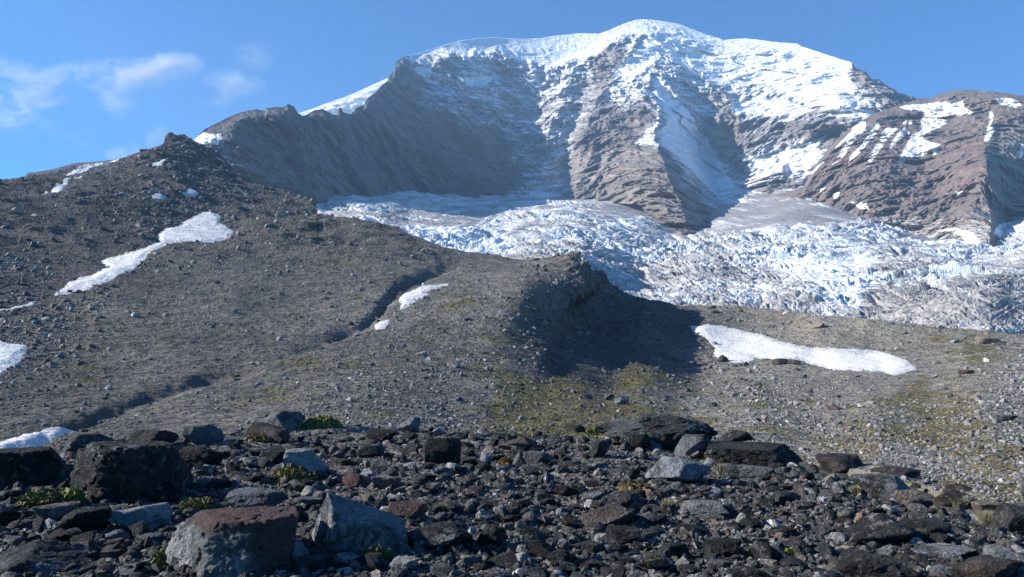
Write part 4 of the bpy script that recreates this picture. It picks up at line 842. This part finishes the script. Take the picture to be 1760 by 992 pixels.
#@@PLANTS
# ------------------------------------------------------------------ cushion plants
def plant_mat(name, a, b):
    m, N, L, B = mat(name); g = N.new('ShaderNodeNewGeometry')
    L.new(mixc(N, L, mapr(N, L, noise_node(N, L, g.outputs['Position'], 9, 5, .6), .3, .7, 0, 1), a, b), B.inputs['Base Color']); B.inputs['Roughness'].default_value = .8
    B.inputs['Subsurface Weight'].default_value = 0; return m
PMt = {'green': plant_mat('bright_green_leaves', (.07, .095, .012), (.15, .16, .03)), 'moss': plant_mat('yellow_moss', (.075, .07, .018), (.14, .12, .03)), 'rust': plant_mat('rusty_moss', (.16, .075, .025), (.14, .12, .03)), 'straw': plant_mat('pale_dry_grass', (.20, .18, .11), (.30, .27, .17)), 'dim': plant_mat('dark_green_moss', (.035, .05, .012), (.08, .09, .02))}
def tuft(x0, x1, y0, y1, kd, lab, blades=False, bv=BV, nm='cushion_plant'):
    cx = (x0 + x1) / 2; p = hit(bv, cx, y1 - 1)
    if p is None: return
    r = math.hypot(p.x, p.y); W = (x1 - x0) * r / F; H = (y1 - y0) * r / F; D = min(W * .7, H * 2.5 + .1)
    n = int(min(5200, 900 + W * D * 9000)); rg = np.random.default_rng(int(x0 * 3 + y0)); V = []; Fc = []
    th = rg.uniform(0, 6.28, n); q = np.sqrt(rg.uniform(0, 1, n)); ox, oy = q * np.cos(th), q * np.sin(th)
    ln = fbm(ox * 2.2 + x0, oy * 2.2, 0 * ox, 3) * .9
    dome = np.sqrt(np.clip(1 - q * q, 0, 1)) * np.clip(.75 + ln, .15, 1.2); keep = ln > -.42
    for i in np.nonzero(keep)[0]:
        bx, by = ox[i] * W / 2, oy[i] * D / 2
        if blades:
            hgt = H * rg.uniform(.5, 1.1); le = rg.normal(0, .35, 2) * hgt; a = rg.uniform(0, 6.28); w_ = .004 * max(1, r / 8)
            b0 = (bx - w_ * math.cos(a), by - w_ * math.sin(a), -.02); b1 = (bx + w_ * math.cos(a), by + w_ * math.sin(a), -.02); tp = (bx + le[0], by + le[1], hgt)
            k = len(V); V += [b0, b1, tp]; Fc.append((k, k + 1, k + 2))
        else:
            z = H * dome[i] * rg.uniform(.75, 1.05) - .01; s = .013 * max(1, r / 9) * rg.uniform(.6, 1.5)
            k = len(V); d = rg.normal(size=(4, 3)) * s
            V += [(bx + d[j][0], by + d[j][1], z + abs(d[j][2])) for j in range(3)] + [(bx + d[3][0], by + d[3][1], z * .5)]
            Fc += [(k, k + 1, k + 2), (k, k + 1, k + 3), (k + 1, k + 2, k + 3)]
    me = bpy.data.meshes.new(nm); me.from_pydata(V, [], Fc); me.materials.append(PMt[kd]); me.update()
    hd = Vector((p.x, p.y, 0)).normalized(); c = p + hd * D * .35
    gz = BV.ray_cast(Vector((c.x, c.y, 60)), Vector((0, 0, -1)))[0] if bv is BV else None
    o = bpy.data.objects.new(nm, me); o.location = (c.x, c.y, (gz.z if gz else c.z)); C.objects.link(o)
    tag(o, lab, 'grass tuft' if blades else 'plant')
for a in [(518,586,722,745,'green','bright green cushion plant beside the black block'),(462,545,808,836,'moss','yellow mossy mound at the foot of the pale mottled boulder'),
 (40,118,852,872,'moss','low yellow moss strip left of the huge boulder'),(118,140,846,870,'green','small bright tuft touching the huge boulder'),(308,372,866,882,'moss','mixed green moss patch right of the huge boulder'),
 (1066,1118,832,850,'rust','yellow and rust cushion behind the flat black slab'),(1008,1052,738,752,'green','pale green growth at the left of the domed outcrop'),(1562,1596,810,828,'green','green tuft right of the flat dark slab'),(1692,1724,843,856,'green','green tuft on the right rim'),
 (1210,1230,780,792,'rust','rusty moss under the long layered slab'),(575,600,964,972,'green','tiny green sprig at the foot of the triangular boulder'),(625,672,945,966,'dim','dark green moss in the triangular boulder shade'),(262,290,955,978,'green','little green sprigs left of the red topped boulder'),
 (1045,1075,742,750,'green','lime growth in a crack before the domed outcrop'),(1352,1362,950,956,'green','green speck plant beside the cube shaped block'),(1285,1300,952,960,'green','tiny lime plant left of the cube shaped block'),(430,470,750,760,'rust','rusty strip of moss below the brown dome boulder'),
 (860,880,790,800,'rust','orange moss left of the pale triangular stone'),(820,850,882,892,'dim','thin green sprigs on the gravel'),(1110,1140,968,976,'moss','yellow sprigs by the smooth flat black stone')]:
    tuft(*a)
for a in [(1692,1708,886,908,'straw','dry grass tuft beside the pale cream rock'),(1234,1252,800,818,'straw','pale grass tuft at the fractured block'),(748,772,866,880,'straw','pale dry tuft behind the grainy boulder'),(1464,1476,838,852,'straw','small dry grass tuft left of the grey dome rock'),(1642,1654,860,876,'straw','thin dry grass by the lumpy brown rock'),(1140,1158,862,878,'straw','wispy grass left of the pale topped block')]:
    tuft(*a, blades=True, nm='grass_tuft')
#@@AIR
# ------------------------------------------------------------------ air
def box(name, x0, x1, y0, y1, z0, z1):
    bm = bmesh.new(); bmesh.ops.create_cube(bm, size=1)
    for v in bm.verts: v.co = ((x0 + x1) / 2 + v.co.x * (x1 - x0), (y0 + y1) / 2 + v.co.y * (y1 - y0), (z0 + z1) / 2 + v.co.z * (z1 - z0))
    me = bpy.data.meshes.new(name); bm.to_mesh(me); bm.free(); o = bpy.data.objects.new(name, me); C.objects.link(o); return o
zs = []
for o in C.objects:
    if o.type == 'MESH' and len(o.data.vertices) > 3000 and o.get('kind') == 'structure':
        co = np.empty(len(o.data.vertices) * 3, np.float32); o.data.vertices.foreach_get('co', co); co = co.reshape(-1, 3); zs.append((co.min(0), co.max(0)))
mn = np.min([a for a, b in zs], 0); mx = np.max([b for a, b in zs], 0)
print('bounds', mn, mx)
hz = box('haze', mn[0] - 400, mx[0] + 400, min(mn[1], 0) - 60, mx[1] + 60, mn[2] - 1, mx[2] + 15)
m = bpy.data.materials.new('haze_air'); m.use_nodes = True; N, L = m.node_tree.nodes, m.node_tree.links
N.remove(N['Principled BSDF']); pv = N.new('ShaderNodeVolumePrincipled'); L.new(pv.outputs[0], N['Material Output'].inputs['Volume'])
pv.inputs['Color'].default_value = (.42, .67, 1.0, 1); pv.inputs['Density'].default_value = 5.8e-5; pv.inputs['Anisotropy'].default_value = 0.1
hz.data.materials.append(m); tag(hz, 'thin blue air haze over the valley', 'haze', kind='stuff')

# clouds far behind the ridge, outside the haze box
CY = 13000.0
BLB = [(20,165,90,55,1.),(95,160,70,48,1.),(150,150,60,36,.8),(175,182,55,38,.7),(235,128,75,30,1.),(285,112,50,20,.7),(395,148,52,30,.8),(222,262,34,14,1.),(268,238,14,22,.5),(10,120,50,22,.35),(445,95,35,28,.18),(140,220,60,26,.3)]
def wpt(px, py): q = place(np.array(float(px)), np.array(float(py)), 1.0); return q[0] / q[1] * CY, (q[2] - CAMZ) / q[1] * CY + CAMZ
x0, z1_ = wpt(-260, -20); x1, z0 = wpt(560, 300)
cb = box('clouds', x0, x1, CY - 900, CY + 900, z0, z1_); tag(cb, 'thin wispy white clouds drifting over the left skyline', 'clouds', kind='stuff')
m = bpy.data.materials.new('cloud_vapour'); m.use_nodes = True; N, L = m.node_tree.nodes, m.node_tree.links
N.remove(N['Principled BSDF']); pv = N.new('ShaderNodeVolumePrincipled'); L.new(pv.outputs[0], N['Material Output'].inputs['Volume'])
pv.inputs['Color'].default_value = (1, 1, 1, 1); pv.inputs['Anisotropy'].default_value = .2
g = N.new('ShaderNodeNewGeometry'); pos = g.outputs['Position']; tot = None
wn = N.new('ShaderNodeTexNoise'); wn.inputs['Scale'].default_value = 1 / 900; wn.inputs['Detail'].default_value = 3; L.new(pos, wn.inputs['Vector'])
wv = N.new('ShaderNodeVectorMath'); wv.operation = 'MULTIPLY_ADD'; L.new(wn.outputs['Color'], wv.inputs[0]); wv.inputs[1].default_value = (700, 500, 500); L.new(pos, wv.inputs[2])
for bx, by, rx, ry, am in BLB:
    cx_, cz_ = wpt(bx, by); sx, sz = rx / F * CY, ry / F * CY
    a = N.new('ShaderNodeVectorMath'); a.operation = 'SUBTRACT'; L.new(wv.outputs[0], a.inputs[0]); a.inputs[1].default_value = (cx_ + 350, CY + 250, cz_ + 250)
    b = N.new('ShaderNodeVectorMath'); b.operation = 'DIVIDE'; L.new(a.outputs[0], b.inputs[0]); b.inputs[1].default_value = (sx * 1.5, 170, sz * 1.4)
    c = N.new('ShaderNodeVectorMath'); c.operation = 'LENGTH'; L.new(b.outputs[0], c.inputs[0])
    q = mathn(N, L, 'MULTIPLY', mapr(N, L, c.outputs['Value'], 0, 1, 1.5, -.1), am); tot = q if tot is None else mathn(N, L, 'MAXIMUM', tot, q)
stv = N.new('ShaderNodeVectorMath'); stv.operation = 'MULTIPLY'; L.new(wv.outputs[0], stv.inputs[0]); stv.inputs[1].default_value = (.55, 1, 1)
dn_ = noise_node(N, L, stv.outputs[0], 1 / 560, 9, .68)
den = mathn(N, L, 'MULTIPLY', tot, mathn(N, L, 'POWER', mapr(N, L, dn_, .40, .70, .0, 1.0), 1.7)); den = mathn(N, L, 'MULTIPLY', den, 1.5e-2)
L.new(den, pv.inputs['Density']); cb.data.materials.append(m); m.cycles.volume_step_rate = .25
